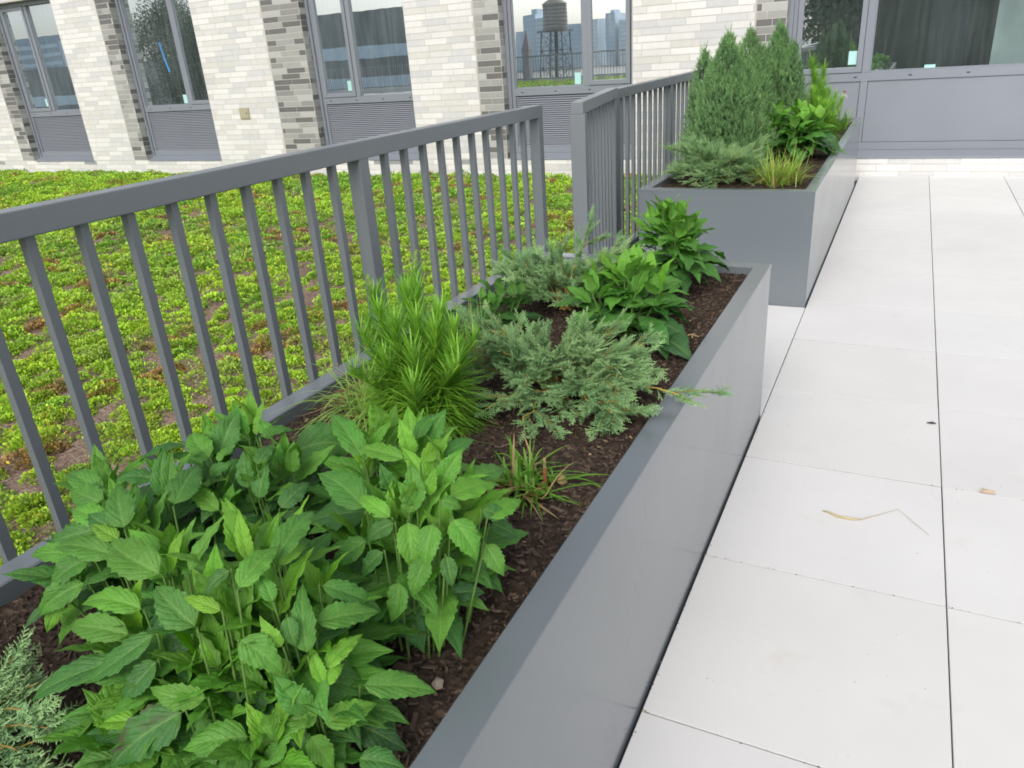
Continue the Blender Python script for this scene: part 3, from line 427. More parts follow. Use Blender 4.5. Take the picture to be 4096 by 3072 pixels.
# ------------------------------------------------------------------ brick building
GY = WY+.17           # frame plane
CH = .0685; Z0 = .042-CH; BL = .305
bld = thing('brick_building', (-4, WY, 0), 'pale brick building with tall grey windows behind the roof garden', 'building'); OB = (-4, WY, 0)
wins = [  # joint, corner, right edge, mullion, sash on left
    (-13.235, -12.945, -11.40, -12.25, True), (-10.43, -10.15, -8.575, -9.12, False), (-7.32, -6.70, -5.145, -6.06, True), (-4.205, -3.89, -2.335, -2.92, False), (-1.088, -.80, 3.3, -.06, True)]
ZS = .17; ZT = 2.56; ZTOP = 3.7
LIGHT = [((.70, .69, .67), 9), ((.63, .62, .605), 5), ((.57, .57, .57), 5), ((.61, .595, .56), 4)]
STRIP = [((.33, .33, .315), 6), ((.42, .42, .40), 4), ((.14, .138, .135), 6), ((.25, .25, .24), 3)]
BASEC = [((.70, .69, .67), 8), ((.58, .58, .57), 5), ((.30, .31, .32), 2)]
def pick(tab):
    tot = sum(w for _, w in tab); r = rnd.uniform(0, tot)
    for c, w in tab:
        r -= w
        if r <= 0: break
    g = rnd.uniform(.965, 1.035); return tuple(v*g for v in c)
bk = MB()
def bricks(x0, x1, z0, z1, tab, axis='x', off=None, depth=.010):
    """axis x: front faces at WY; axis y: return faces looking +X at x0 (x1 unused: x0=plane, x1 = y extent tuple)"""
    k0 = int(math.floor((z0-Z0)/CH)); k1 = int(math.ceil((z1-Z0)/CH)); j = .0040
    for k in range(k0, k1):
        za = max(z0, Z0+k*CH+j); zb = min(z1, Z0+(k+1)*CH-j)
        if zb-za < .012: continue
        a, b = (x0, x1) if axis == 'x' else (WY, GY+.02)
        o = ((k*.3333+rnd.choice([0, .33, .5]))*BL) % BL
        s = a - (BL-o) if o > 0 else a
        while s < b:
            p, q = max(a, s), min(b, s+BL)
            if q-p > .03:
                c = pick(tab); e = rnd.uniform(0, .0012)
                if axis == 'x': bk.box(p+j*.8, q-j*.8, WY-.002-e, WY+.02, za, zb, c)
                else: bk.box(x0-.02, x0+.002+e, p+j*.8, q-j*.8, za, zb, c)
            s += BL
XL, XR_ = -17.5, 9.0
prev = XL
for (jt, co, re_, mu, sl_) in wins:
    bricks(prev+.004, jt-.006, ZS, ZT, LIGHT); bricks(jt+.006, co, ZS, ZT, STRIP); bricks(co, 0, ZS, ZT, STRIP, 'y'); prev = re_
bricks(prev+.004, XR_, ZS, ZT, LIGHT)
bricks(XL, XR_, Z0+2*CH-.001, ZS-.002, BASEC); bricks(XL, XR_, -.16, Z0+2*CH-.001, LIGHT); bricks(XL, XR_, ZT+.01, ZTOP, LIGHT)
wl = MB(); prev = XL
for (jt, co, re_, mu, sl_) in wins:
    wl.box(prev, co-.0, WY, WY+.45, ZS-.001, ZT+.001); prev = re_
wl.box(prev, XR_, WY, WY+.45, ZS-.001, ZT+.001); wl.box(XL, XR_, WY, WY+.45, -.3, ZS-.001); wl.box(XL, XR_, WY, WY+.45, ZT+.001, ZTOP)
wl.build('wall', M_MORTAR, bld, OB)
bk.build('brickwork', M_BRICK, bld, OB, col=True)
cp = MB(); cp.box(XL-.02, XR_+.02, WY-.04, WY+.49, ZTOP+.001, ZTOP+.06); cp.build('coping', M_FRAME, bld, OB, bevel=.004)
bd = MB(); bd.box(XL, XR_, WY+.50, WY+9, -.3, ZTOP-.4); bd.build('roof_block', M_MORTAR, bld, OB)
for (jt, co, re_, mu, sl_) in wins:
    c = MB(); c.box(jt-.005, jt+.005, WY-.001, WY+.01, ZS, ZT, (.42, .40, .36)); c.build('control_joint', flat('joint_sealant', (.42, .39, .35)), bld, OB)
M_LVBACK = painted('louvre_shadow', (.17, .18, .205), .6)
def rect_frame(m, x0, x1, z0, z1, w_, ya, yb):
    m.box(x0, x0+w_, ya, yb, z0, z1); m.box(x1-w_, x1, ya, yb, z0, z1); m.box(x0+w_, x1-w_, ya, yb, z0, z0+w_); m.box(x0+w_, x1-w_, ya, yb, z1-w_, z1)
def window(jt, xl, xr, mu, sash_left, last=False):
    f = MB(); y = GY
    a0, a1 = xl+.002, xr-.002
    f.box(a0, a0+.045, y-.055, y+.06, ZS+.001, ZT); f.box(a0+.0452, a0+.085, y-.03, y+.06, ZS+.13, ZT-.06)
    f.box(a1-.06, a1, y-.03, y+.06, ZS+.13, ZT)
    f.box(a0+.046, a1-.0005, y-.05, y+.06, ZT-.06, ZT)
    f.box(a0+.0856, a1-.0605, y-.035, y+.06, .866, .945)             # transom
    m0, m1 = mu-.033, mu+.033
    f.box(m0, m1, y-.032, y+.06, .9455, ZT-.0605)                     # mullion
    if last: f.box(m0, m1, y-.036, y+.06, ZS+.1305, .8655)
    # sloped sill flange reaching the wall face
    V = [(a0+.0455, WY-.012, ZS-.006), (a1, WY-.012, ZS-.006), (a1, WY-.012, ZS+.012), (a0+.0455, WY-.012, ZS+.012), (a0+.0455, y-.04, ZS+.058), (a1, y-.04, ZS+.058), (a0+.0455, y-.04, ZS-.006), (a1, y-.04, ZS-.006)]
    f.add(V, [(0, 1, 2, 3), (3, 2, 5, 4), (0, 3, 4, 6), (1, 7, 5, 2), (0, 6, 7, 1)])
    f.box(a0+.046, a1-.0005, y-.04, y+.06, ZS+.0585, ZS+.129)
    n = 4 if not last else 9
    for k in range(n):
        xx = a0+.18+(a1-a0-.3)*k/(n-1)
        for zz, yy in ((.905, y-.037), (ZS+.04, y-.075)): f.box(xx-.014, xx+.014, yy-.002, yy+.012, zz-.006, zz+.006, m=1)
    w_ = f.build('window', [M_FRAME, M_DARK], bld, OB, bevel=.002, seg=1)
    OW = (0, 0, 0)
    def part(mb, name, m, bv=0): return mb.build(name, m, w_, OB, bevel=bv)
    s0, s1 = (a0+.086, m0) if sash_left else (m1, a1-.061); g0, g1 = (m1, a1-.061) if sash_left else (a0+.086, m0)
    s = MB(); rect_frame(s, s0+.003, s1-.003, .949, ZT-.064, .048, y-.045, y+.03); part(s, 'sash', M_FRAME, .002)
    g = MB(); g.box(s0+.051, s1-.051, y-.02, y-.012, .997, ZT-.112); part(g, 'pane', M_GLASSDIRTY if abs(xl+3.89) < .01 else (M_GLASSDARK if last else M_GLASS))
    g = MB(); g.box(g0, g1, y+.002, y+.01, .946, ZT-.0605); part(g, 'pane', M_GLASSDARK if last else M_GLASS)
    b = MB(); rect_frame(b, g0, g1, .9458, ZT-.0606, .012, y-.012, y+.0015); part(b, 'glazing_bead', M_FRAME)
    if not last:
        lv = MB(); k = 0; z = ZS+.132
        x0, x1 = a0+.0858, a1-.0608; nsl = 24; hh = (.865-z)/nsl
        for k in range(nsl):
            za = z+k*hh; lv.add([(x0, y-.026, za), (x1, y-.026, za), (x1, y-.004, za+hh*.62), (x0, y-.004, za+hh*.62), (x0, y+.01, za), (x1, y+.01, za)], [(0, 1, 2, 3), (4, 5, 1, 0)])
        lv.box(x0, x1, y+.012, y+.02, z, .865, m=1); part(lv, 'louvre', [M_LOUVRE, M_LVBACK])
    else:
        for p0, p1 in ((a0+.088, m0-.003), (m1+.003, a1-.063)):
            q = MB(); q.box(p0, p1, y-.022, y+.02, ZS+.1315, .864); part(q, 'panel', M_PANEL, .002)
    q = MB(); sx = (s1-.13 if sash_left else g1-.11); yy = (y-.0215 if sash_left else y+.0005)
    zz = 1.02 if sash_left else .965
    q.box(sx, sx+.075, yy-.001, yy, zz, zz+.12); part(q, 'sticker', M_STICKER)
    return w_
W = [window(*w5, last=(i == 4)) for i, w5 in enumerate(wins)]
q = MB(); q.tube([(-9.42, GY+.0, 1.40), (-9.47, GY, 1.60), (-9.50, GY, 1.80)], .014, 4); q.build('tape', M_TAPE, W[1], OB)
q = MB(); q.box(.96, 3.2, GY+.0006, GY+.0015, .9585, ZT-.075); q.build('interior_tint', glassmat('teal_interior_tint', (.20, .27, .26), .35, .05), W[4], OB)  # thin tinted sheet on the glass, standing in for the interior wall
q = MB(); q.box(.44, .53, GY+.0005, GY+.0015, .955, .985); q.build('sticker', M_STICKER, W[4], OB)
ob = MB(); ob.box(-8.03, -7.855, WY-.018, WY-.0035, .73, .878); ob.box(-8.015, -7.87, WY-.024, WY-.0185, .745, .862); ob.box(-7.90, -7.885, WY-.03, WY-.0245, .80, .815, m=1)
ob.build('outlet_cover', [M_BEIGE, M_DARK], bld, OB, bevel=.002)

# ------------------------------------------------------------------ what the panes reflect: the place behind the camera
gd = MB(); gd.box(-1500, 1500, -1500, 1500, -15.2, -15); tag(gd.build('ground', flat('city_ground', (.22, .22, .20))), kind='structure')
rb = MB(); rb.box(-34, 12, -17.6, WY+9, -14.9, -.32); rb.box(-34, -17.6, -17.6, WY, -.319, -.1); tag(rb.build('roof_slab', flat('roof_membrane', (.42, .42, .41))), kind='structure')
pt = thing('railing', (-12, -17.2, 0), 'dark railing along the far roof edge, seen mirrored in the windows', 'railing')
m = MB(); m.box(-30, -6, -17.22, -17.16, 1.04, 1.1); m.build('top_rail', M_RAIL, pt, (-12, -17.2, 0))
m = MB(); m.box(-30, -6, -17.21, -17.17, .12, .17); m.build('bottom_rail', M_RAIL, pt, (-12, -17.2, 0))
m = MB(); m.box(-30, -6, -17.3, -17.1, -.3, .12); m.build('upstand', flat('upstand', (.5, .5, .48)), pt, (-12, -17.2, 0))
m = MB()
for k in range(188): m.box(-30+k*.1275, -30+k*.1275+.02, -17.2, -17.18, .17, 1.04)
o = m.build('balusters', M_RAIL, pt, (-12, -17.2, 0)); o['kind'] = 'stuff'
# water tower
wt = thing('water_tower', (-48.8, -100, -15), 'weathered wooden water tower on steel legs, mirrored in the middle window', 'water tower'); OT = (-48.8, -100, -15)
def ring(m, r0, r1, z0, z1, n=28, cx=-48.8, cy=-100, c=None):
    V = [(cx+r0*math.cos(2*math.pi*i/n), cy+r0*math.sin(2*math.pi*i/n), z0) for i in range(n)] + [(cx+r1*math.cos(2*math.pi*i/n), cy+r1*math.sin(2*math.pi*i/n), z1) for i in range(n)]
    m.add(V, [(i, (i+1) % n, n+(i+1) % n, n+i) for i in range(n)], c)
m = MB()
for k in range(44):
    a = 2*math.pi*k/44; m.tube([(-48.8+1.75*math.cos(a), -100+1.75*math.sin(a), 3.7), (-48.8+1.72*math.cos(a), -100+1.72*math.sin(a), 7.2)], .13, 6)
m.build('tank', flat('weathered_wood', (.42, .40, .37)), wt, OT)
m = MB(); ring(m, 2.0, .02, 7.2, 8.4); ring(m, 2.0, .01, 7.2, 7.19); m.build('roof', flat('tank_roof', (.2, .18, .15)), wt, OT)
m = MB()
for k in range(7): ring(m, 1.9, 1.9, 3.85+k*.5, 3.92+k*.5)
m.build('hoops', flat('tank_hoop', (.1, .1, .1)), wt, OT)
m = MB(); m.box(-50.9, -46.7, -102, -98, 3.45, 3.68); m.build('platform', flat('platform_wood', (.12, .11, .10)), wt, OT)
M_STEEL = flat('tower_steel', (.07, .075, .08))
for sx in (-1, 1):
    for sy in (-1, 1):
        m = MB(); m.tube([(-48.8+sx*1.6, -100+sy*1.6, 3.45), (-48.8+sx*1.9, -100+sy*1.9, -4)], .10, 6); m.build('leg', M_STEEL, wt, OT)
m = MB()
for k in range(3):
    za, zb = 3.3-k*2.4, 3.3-(k+1)*2.4
    for s in (-1, 1):
        for (p, q) in (((-1.65, s*1.65), (1.65, s*1.65)), ((s*1.65, -1.65), (s*1.65, 1.65))):
            m.tube([(-48.8+p[0], -100+p[1], za), (-48.8+q[0], -100+q[1], zb)], .035, 4); m.tube([(-48.8+q[0], -100+q[1], za), (-48.8+p[0], -100+p[1], zb)], .035, 4); m.tube([(-48.8+p[0], -100+p[1], zb), (-48.8+q[0], -100+q[1], zb)], .05, 4)
m.build('bracing', M_STEEL, wt, OT)
m = MB(); m.tube([(-48.8, -100, 3.4), (-48.8, -100, -4)], .28, 10); m.build('riser_pipe', M_STEEL, wt, OT)
m = MB(); m.box(-60, -38, -108, -94, -14.99, -4); m.build('supporting_building', flat('low_block', (.30, .24, .20)), wt, OT)
M_TOWER = flat('haze_tinted_tower', (.60, .72, .82), .6); M_TOWER2 = flat('haze_tinted_tower_pale', (.68, .78, .85), .6); M_WIN = flat('haze_tinted_windows', (.52, .65, .76), .6)  # aerial haze is put into these pale bluish colours
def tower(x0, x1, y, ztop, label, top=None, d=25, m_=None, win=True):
    o = thing('tower_block', ((x0+x1)/2, y, -15), label, 'building', None); og = ((x0+x1)/2, y, -15)
    b = MB(); b.box(x0, x1, y-d, y, -14.98, ztop)
    if top:
        for (a, c, z) in top: b.box(a, c, y-d*.8, y-d*.2, ztop, z)
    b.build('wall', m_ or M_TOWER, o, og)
    if win:
        w_ = MB(); nx = max(2, int((x1-x0)/2.6)); z = -8
        while z < ztop-2:
            w_.box(x0+.8, x1-.8, y, y+.05, z, z+1.3); z += 3.2
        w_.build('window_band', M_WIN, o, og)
    return o
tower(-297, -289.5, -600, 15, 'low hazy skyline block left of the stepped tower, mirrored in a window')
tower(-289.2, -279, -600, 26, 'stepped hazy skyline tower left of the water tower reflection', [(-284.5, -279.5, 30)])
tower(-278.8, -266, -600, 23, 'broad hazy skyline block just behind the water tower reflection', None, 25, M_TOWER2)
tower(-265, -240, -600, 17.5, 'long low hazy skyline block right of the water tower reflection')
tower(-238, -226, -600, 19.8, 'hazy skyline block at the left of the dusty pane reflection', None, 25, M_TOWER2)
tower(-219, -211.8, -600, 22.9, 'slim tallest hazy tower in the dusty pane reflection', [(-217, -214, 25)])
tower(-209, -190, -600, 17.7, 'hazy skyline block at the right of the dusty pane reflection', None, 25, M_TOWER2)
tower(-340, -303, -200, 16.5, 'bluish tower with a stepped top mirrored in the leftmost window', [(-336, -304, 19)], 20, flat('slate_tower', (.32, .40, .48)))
M_DK = flat('hazed_dark_brick', (.15, .17, .18), .6); M_DW = flat('dark_panes', (.03, .045, .05), .2)  # brick colour lightened to stand for haze
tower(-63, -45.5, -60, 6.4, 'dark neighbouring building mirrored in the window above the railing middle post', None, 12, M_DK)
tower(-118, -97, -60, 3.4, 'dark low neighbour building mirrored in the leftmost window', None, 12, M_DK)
# trees behind the camera, mirrored dark in the panes
M_CROWN = colmat('tree_leaf', .7, 0, mul=.3, mscale=.6, spec=.2, trans=.1); M_TRUNK = flat('tree_bark', (.09, .07, .055), .9)
def bigtree(x, y, ztop, rad, label, seed):
    q = np.random.RandomState(seed); o = thing('tree', (x, y, -15), label, 'tree', None); og = (x, y, -15)
    m = MB(); zb = ztop-rad*1.6
    m.tube([(x, y, -15), (x+.2, y, -7), (x, y+.1, zb), (x, y, ztop-rad*.6)], [.45, .38, .28, .1], 10)
    for k in range(14):
        a = q.uniform(0, 6.28); r = q.uniform(.4, .75)*rad; z = q.uniform(zb-rad*.3, ztop-rad*.6)
        m.tube([(x, y, z-1), (x+.5*r*math.cos(a), y+.5*r*math.sin(a), z+.3), (x+r*math.cos(a), y+r*math.sin(a), z+1.1)], [.14, .09, .03], 6)
    m.build('trunk', M_TRUNK, o, og, smooth=True)
    n = 26; lob = q.normal(0, 1, (n, 3)); lob /= np.linalg.norm(lob, axis=1)[:, None]; lob *= (q.uniform(.35, .8, n)*rad)[:, None]; lob[:, 2] *= 1.25
    lob += (x, y, ztop-rad*1.15); k = 42000; li = q.randint(0, n, k); d = q.normal(0, 1, (k, 3)); d /= np.linalg.norm(d, axis=1)[:, None]
    p = lob[li]+d*(q.uniform(.3, 1, k)*rad*.38)[:, None]; a = q.normal(0, 1, (k, 3)); a /= np.linalg.norm(a, axis=1)[:, None]; b = np.cross(a, d); b /= np.linalg.norm(b, axis=1)[:, None]+1e-9
    s = q.uniform(.11, .20, k)[:, None]; V = np.stack([p-a*s, p+b*s*.5, p+a*s, p-b*s*.5], 1).reshape(-1, 3)
    t = q.rand(k, 1); c = (1-t)*np.array((.06, .09, .06))+t*np.array((.11, .16, .09)); build('crown', V, np.arange(k*4).reshape(-1, 4), M_CROWN, o, np.repeat(c, 4, 0), org=og)  # crown greens lightened to stand for haze
bigtree(-1.2, -27, 7.0, 4.3, 'dark leafy tree mirrored at the left of the wide window', 1)
bigtree(3.6, -29, 8.5, 4.6, 'taller dark leafy tree mirrored in the middle of the wide window', 2)
bigtree(-85, -62, 13.5, 8.5, 'dark green tree mirrored in the window with blue tape', 3)
bigtree(-75, -66, 12, 8, 'wide dark tree between two windows, mirrored beside the taped window', 4)

cs = thing('church_steeple', (-100.4, -200, -15), 'small dark church steeple in the reflection left of the water tower', 'steeple'); OC = (-100.4, -200, -15)
m = MB(); m.box(-101.4, -99.4, -201, -199, -14.98, 1.0); m.build('tower', flat('steeple_stone', (.30, .27, .27)), cs, OC)
m = MB(); m.add([(-101.5, -201.1, 1.0), (-99.3, -201.1, 1.0), (-99.3, -198.9, 1.0), (-101.5, -198.9, 1.0), (-100.4, -200, 6.6)], [(0, 1, 4), (1, 2, 4), (2, 3, 4), (3, 0, 4)]); m.build('spire', flat('steeple_slate', (.26, .22, .24)), cs, OC)
bh = thing('reflection_darkener', (2.6, -13, 0), 'dark grey block added to darken the reflection in the wide right window', 'added block'); OK_ = (2.6, -13, 0)  # made-up dark block, added to darken the wide pane's reflection
m = MB(); m.box(-1.2, 6.5, -16, -13, 0, 3.2); m.build('wall', flat('dark_block_cladding', (.045, .05, .045)), bh, OK_)
m = MB(); m.box(-1.3, 6.6, -16.1, -12.9, 3.201, 3.3); m.build('roof', M_RAIL, bh, OK_)
m = MB(); m.box(.6, 1.6, -12.995, -12.95, .02, 2.15); m.build('door', flat('dark_block_door', (.09, .10, .10)), bh, OK_)
# ------------------------------------------------------------------ broad leaves
def leaf_geo(B, T, hw, nrm, arch=.12, fold=.35, tone=.5, nu=9, nv=22, q=rs, serr=.26, curl=0.0, pet=.12, shape=.42, blotch=0.0):
    """one serrated, pointed leaf from base B to tip T; returns V, F, uv, col"""
    B = np.asarray(B, float); T = np.asarray(T, float); ax = T-B; Ln = np.linalg.norm(ax)+1e-9; ax /= Ln
    nrm = np.asarray(nrm, float); nrm = nrm-ax*(nrm@ax); nn = np.linalg.norm(nrm)
    if nn < 1e-3: nrm = np.cross(ax, (1, 0, 0)); nn = np.linalg.norm(nrm)
    nrm /= nn; sd_ = np.cross(ax, nrm); v = np.linspace(0, 1, nv)
    tw = q.normal(0, .10)
    side = q.normal(0, .035)*Ln
    C = B+np.outer(v*Ln, ax)+np.outer(np.sin(v*math.pi)*arch*Ln, nrm)+np.outer(np.sin(v*math.pi)*side, sd_)
    C += np.outer(-curl*Ln*np.clip((v-.7)/.3, 0, 1)**2, nrm)
    t = np.clip((v-pet)/(1-pet), 0, 1)
    wd = (t**.55)*(1-t)**1.15
    wd /= wd.max(); wd = np.maximum(wd, .035*(1-v)); wd[-1] = .004
    u = np.linspace(-1, 1, nu); U, Vv = np.meshgrid(u, v); Wd = wd[:, None]*hw
    ns = 7.5; ph = q.rand()
    saw = ((Vv*ns*1.25 + ph) % 1.0)
    edge = np.abs(U) > .99
    W2 = Wd*np.where(edge, 1+serr*(saw-.45)*np.clip(t*4, 0, 1)[:, None], 1)
    au = np.abs(U); fo = fold*(1-.25*Vv)
    rip = np.sin(Vv*ns*math.pi*1.0+np.sign(U)*.8)*(au**2)*.045*hw*2.2*(np.clip(t*(1-t)*4, 0, 1)[:, None])
    quilt = (np.abs(np.sin((Vv*8-au**1.25*2.4)*math.pi))**.7)*np.minimum(au*4, 1)*(1-au**4)*.03*hw
    off = au*W2*np.sin(fo) - (au**3)*W2*.18 + rip + quilt*1.3
    lat = U*W2*np.cos(fo)
    ctw, stw = np.cos(tw*Vv*3), np.sin(tw*Vv*3)
    P = C[:, None, :] + (lat*ctw-off*stw)[..., None]*sd_ + (off*ctw+lat*stw)[..., None]*nrm
    F = []
    i = np.arange(nv-1)[:, None]*nu+np.arange(nu-1)[None]
    F = np.stack([i, i+1, i+nu+1, i+nu], -1).reshape(-1, 4)
    uv = np.stack([(U+1)/2, Vv], -1).reshape(-1, 2)
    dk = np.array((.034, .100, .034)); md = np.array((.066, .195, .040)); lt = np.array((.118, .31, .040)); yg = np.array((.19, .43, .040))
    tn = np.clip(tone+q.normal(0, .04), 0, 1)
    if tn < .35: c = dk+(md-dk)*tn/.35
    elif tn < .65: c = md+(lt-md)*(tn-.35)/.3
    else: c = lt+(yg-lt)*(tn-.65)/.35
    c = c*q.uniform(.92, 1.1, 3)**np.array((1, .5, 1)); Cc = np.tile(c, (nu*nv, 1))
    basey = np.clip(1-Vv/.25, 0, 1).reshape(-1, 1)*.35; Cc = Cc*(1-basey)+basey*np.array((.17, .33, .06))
    if blotch:
        f = fbm((Vv*3+ph*9).ravel(), (U*2).ravel(), 1.6, 17, 3); k = np.clip((f-.55)*8, 0, 1)[:, None]*blotch*np.clip(U.ravel()*2, 0, 1)[:, None]; Cc = Cc*(1-k)+k*np.array((.10, .055, .045))
    return P.reshape(-1, 3), F, uv, Cc
def stalk(m, A, Bp, r0, r1, sag, c, n=5):
    A = Vector(A); Bp = Vector(Bp); pts = []
    for k in range(n+1):
        t = k/n; p = A.lerp(Bp, t); p.z += sag*math.sin(t*math.pi); pts.append(p)
    m.tube(pts, [r0+(r1-r0)*k/n for k in range(n+1)], 5, c, 0, False)
STEMC = (.16, .30, .07)
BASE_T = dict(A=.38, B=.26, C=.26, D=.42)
PLN = np.array((.18, -.40, .85))
def listed_plant(key, label, apex, centre, extra, q):
    t = thing('leafy_plant', (*centre, .575), label, 'plant', 'broad leaved plants in the planters'); og = (*centre, .575)
    fl = MB(); st = MB()
    hubs = [(centre[0]+q.uniform(-.09, .09), centre[1]+q.uniform(-.09, .09)) for _ in range(6)]
    for n_, (bx, by, bz_, tx, ty, tz, hw, tone, up) in enumerate(LEAVES[key]):
        B = np.array((bx, by, bz_)); T = np.array((tx, ty, tz)); ln = np.linalg.norm(T-B)
        out = np.array((bx-centre[0], by-centre[1], 0)); on = np.linalg.norm(out)+1e-6
        nr = PLN + out/on*.12 + q.normal(0, .10, 3)
        if up: nr = nr*np.array((1, 1, .5))
        hw = min(max(hw*1.22, ln*.15), ln*.275)
        V, F, uv, c = leaf_geo(B, T, hw, nr, q.uniform(.06, .14) if not up else q.uniform(.0, .06), q.uniform(.2, .5) if not up else q.uniform(.3, .7), tone, q=q, curl=q.uniform(0, .08), pet=.05, blotch=.85 if (key == 'A' and n_ == 19) else 0)
        fl.add(V, F, c, uv)
        hx, hy = min(hubs, key=lambda h: (h[0]-bx)**2+(h[1]-by)**2)
        stalk(st, (hx*.35+bx*.65, hy*.35+by*.65, .57), (bx, by, bz_+.001), .0022, .0014, .0, STEMC)
    for (sx, sy, sz) in APEX[key]:                         # whorled shoots: drooping leaves below, upright young ones on top
        hx, hy = min(hubs, key=lambda h: (h[0]-sx)**2+(h[1]-sy)**2); root = np.array((hx*.5+sx*.5, hy*.5+sy*.5, .575)); tp = np.array((sx, sy, sz)); stalk(st, root, tp-np.array((0, 0, .01)), .0038, .0026, 0, STEMC); per = 14; ph = q.uniform(0, 6.28)
        for k in range(per):
            f = k/(per-1); al = k*2.4+ph+q.uniform(-.25, .25); elv = math.radians(-10+88*f**1.9+q.uniform(-8, 8)); ln = (.142-.065*f)*q.uniform(.85, 1.15)
            B = root+(tp-root)*(.36+.64*f); d = np.array((math.cos(al)*math.cos(elv), math.sin(al)*math.cos(elv), math.sin(elv))); B = B+np.array((d[0], d[1], 0))*.008; T = B+d*ln
            T[0] = min(max(T[0], -.935), -.09); T[2] = max(T[2], .592)
            up_ = np.array((0, 0, 1.))-np.array((math.cos(al), math.sin(al), 0))*max(0, math.sin(elv))*1.3
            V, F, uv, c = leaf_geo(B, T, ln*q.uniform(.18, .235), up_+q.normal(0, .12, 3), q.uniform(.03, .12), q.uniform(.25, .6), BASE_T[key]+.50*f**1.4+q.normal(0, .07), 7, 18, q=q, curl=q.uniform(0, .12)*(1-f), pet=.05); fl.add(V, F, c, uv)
    # lower leaves filling the clump; shade between clumps put into their dark tones
    for k in range(extra):
        a = q.uniform(0, 6.283); r = q.uniform(.02, .13); z = q.uniform(.62, .60+.14*(1-r/.19)+.03)
        B = np.array((centre[0]+r*.5*math.cos(a), centre[1]+r*.5*math.sin(a), z+.01)); ln = q.uniform(.09, .15)
        T = B+np.array((math.cos(a)*ln*.92, math.sin(a)*ln*.92, -q.uniform(.0, .06))); T[2] = max(T[2], .588)
        T[0] = min(max(T[0], -.865), -.045)
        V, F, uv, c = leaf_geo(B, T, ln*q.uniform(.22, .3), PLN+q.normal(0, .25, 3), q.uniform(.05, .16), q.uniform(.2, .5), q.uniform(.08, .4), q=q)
        fl.add(V, F, c, uv); hx, hy = min(hubs, key=lambda h: (h[0]-B[0])**2+(h[1]-B[1])**2); stalk(st, (hx, hy, .57), B, .003, .0016, .02, STEMC)
    fl.build('foliage', M_LEAF, t, og, smooth=True, col=True, uv=True); st.build('stem_cluster', M_BLADE, t, og, smooth=True, col=True)
    return t
def leafy_plant(label, centre, zb, height, spread, nshoots, q, tone=(.2, .9), big=.12, per=9, low=16, drop=1.0):
    t = thing('leafy_plant', (*centre, zb), label, 'plant', 'broad leaved plants in the planters'); og = (*centre, zb); fl = MB(); st = MB()
    for s in range(nshoots):
        a = q.uniform(0, 6.283)+s*2.4; r = spread*math.sqrt((s+.3)/nshoots)*.62; sx = centre[0]+r*math.cos(a); sy = centre[1]+r*math.sin(a); h = height*q.uniform(.8, 1.0)*(1-.30*(r/spread)**2)
        root = (centre[0]+r*.35*math.cos(a), centre[1]+r*.35*math.sin(a), zb); top = np.array((sx, sy, zb+h*.80)); stalk(st, root, top, .0035, .002, .0, STEMC)
        for k in range(per):
            f = k/(per-1); al = k*2.4+q.uniform(-.3, .3)+a; zz = zb+h*(.30+.50*f); elv = math.radians(-12+82*f**1.6+q.uniform(-10, 10)); ln = big*(1.05-.35*f)*q.uniform(.85, 1.15)
            tt = (zz-zb)/(h*.8); B = np.array((root[0]+(sx-root[0])*tt, root[1]+(sy-root[1])*tt, zz)); d = np.array((math.cos(al)*math.cos(elv), math.sin(al)*math.cos(elv), math.sin(elv)))
            B = B+np.array((d[0], d[1], .15))*.014; T = B+d*ln
            tn = tone[0]+(tone[1]-tone[0])*f**1.3+q.uniform(-.08, .08)
            up = np.array((0, 0, 1.))+(-np.array((math.cos(al), math.sin(al), 0))*max(0, math.sin(elv)))*1.2
            V, F, uv, c = leaf_geo(B, T, ln*q.uniform(.24, .31), up+q.normal(0, .15, 3), q.uniform(.04, .14), q.uniform(.2, .55), tn, 7, 14, q, curl=q.uniform(0, .12)*drop)
            fl.add(V, F, c, uv)
    for k in range(low):
        a = q.uniform(0, 6.283); r = spread*q.uniform(.25, .8); ln = big*q.uniform(.9, 1.25); B = np.array((centre[0]+r*math.cos(a), centre[1]+r*math.sin(a), zb+height*q.uniform(.15, .45)))
        T = B+np.array((math.cos(a)*ln*.85, math.sin(a)*ln*.85, -q.uniform(.1, .5)*ln)); T[2] = max(T[2], zb+.008)
        V, F, uv, c = leaf_geo(B, T, ln*q.uniform(.23, .3), (q.normal(0, .2), q.normal(0, .2), 1), q.uniform(.08, .2), q.uniform(.15, .4), q.uniform(.1, .5), 7, 14, q); fl.add(V, F, c, uv)
        stalk(st, (centre[0], centre[1], zb), B, .0026, .0015, .02, STEMC)
    fl.build('foliage', M_LEAF, t, og, smooth=True, col=True, uv=True); st.build('stem_cluster', M_BLADE, t, og, smooth=True, col=True)
    return t
Q = np.random.RandomState
listed_plant('A', 'largest broad leaved plant, at the bottom left of the foreground planter', 0, (-.30, -1.07), 34, Q(11))
listed_plant('B', 'broad leaved plant leaning over the inner rim beneath the nearest railing bars', 0, (-.62, -.90), 8, Q(12))
listed_plant('C', 'dark broad leaved plant against the rim, behind the two nearest leafy plants', 0, (-.58, -.68), 10, Q(13))
listed_plant('D', 'bright serrated leafy plant in front of the spiky one, near the bare mulch', 0, (-.27, -.76), 24, Q(14))
leafy_plant('low dark leafy plant between the spreading juniper and the railing', (-.68, .40), .575, .15, .15, 6, Q(21), (.15, .55), .08, 8, 14)
leafy_plant('medium leafy plant just behind the large spreading juniper', (-.30, .44), .575, .24, .19, 9, Q(22), (.3, .85), .125, 9, 22)
leafy_plant('tall leafy plant in the far right corner of the foreground planter', (-.285, .93), .575, .345, .15, 8, Q(33), (.35, .85), .125, 12, 20)
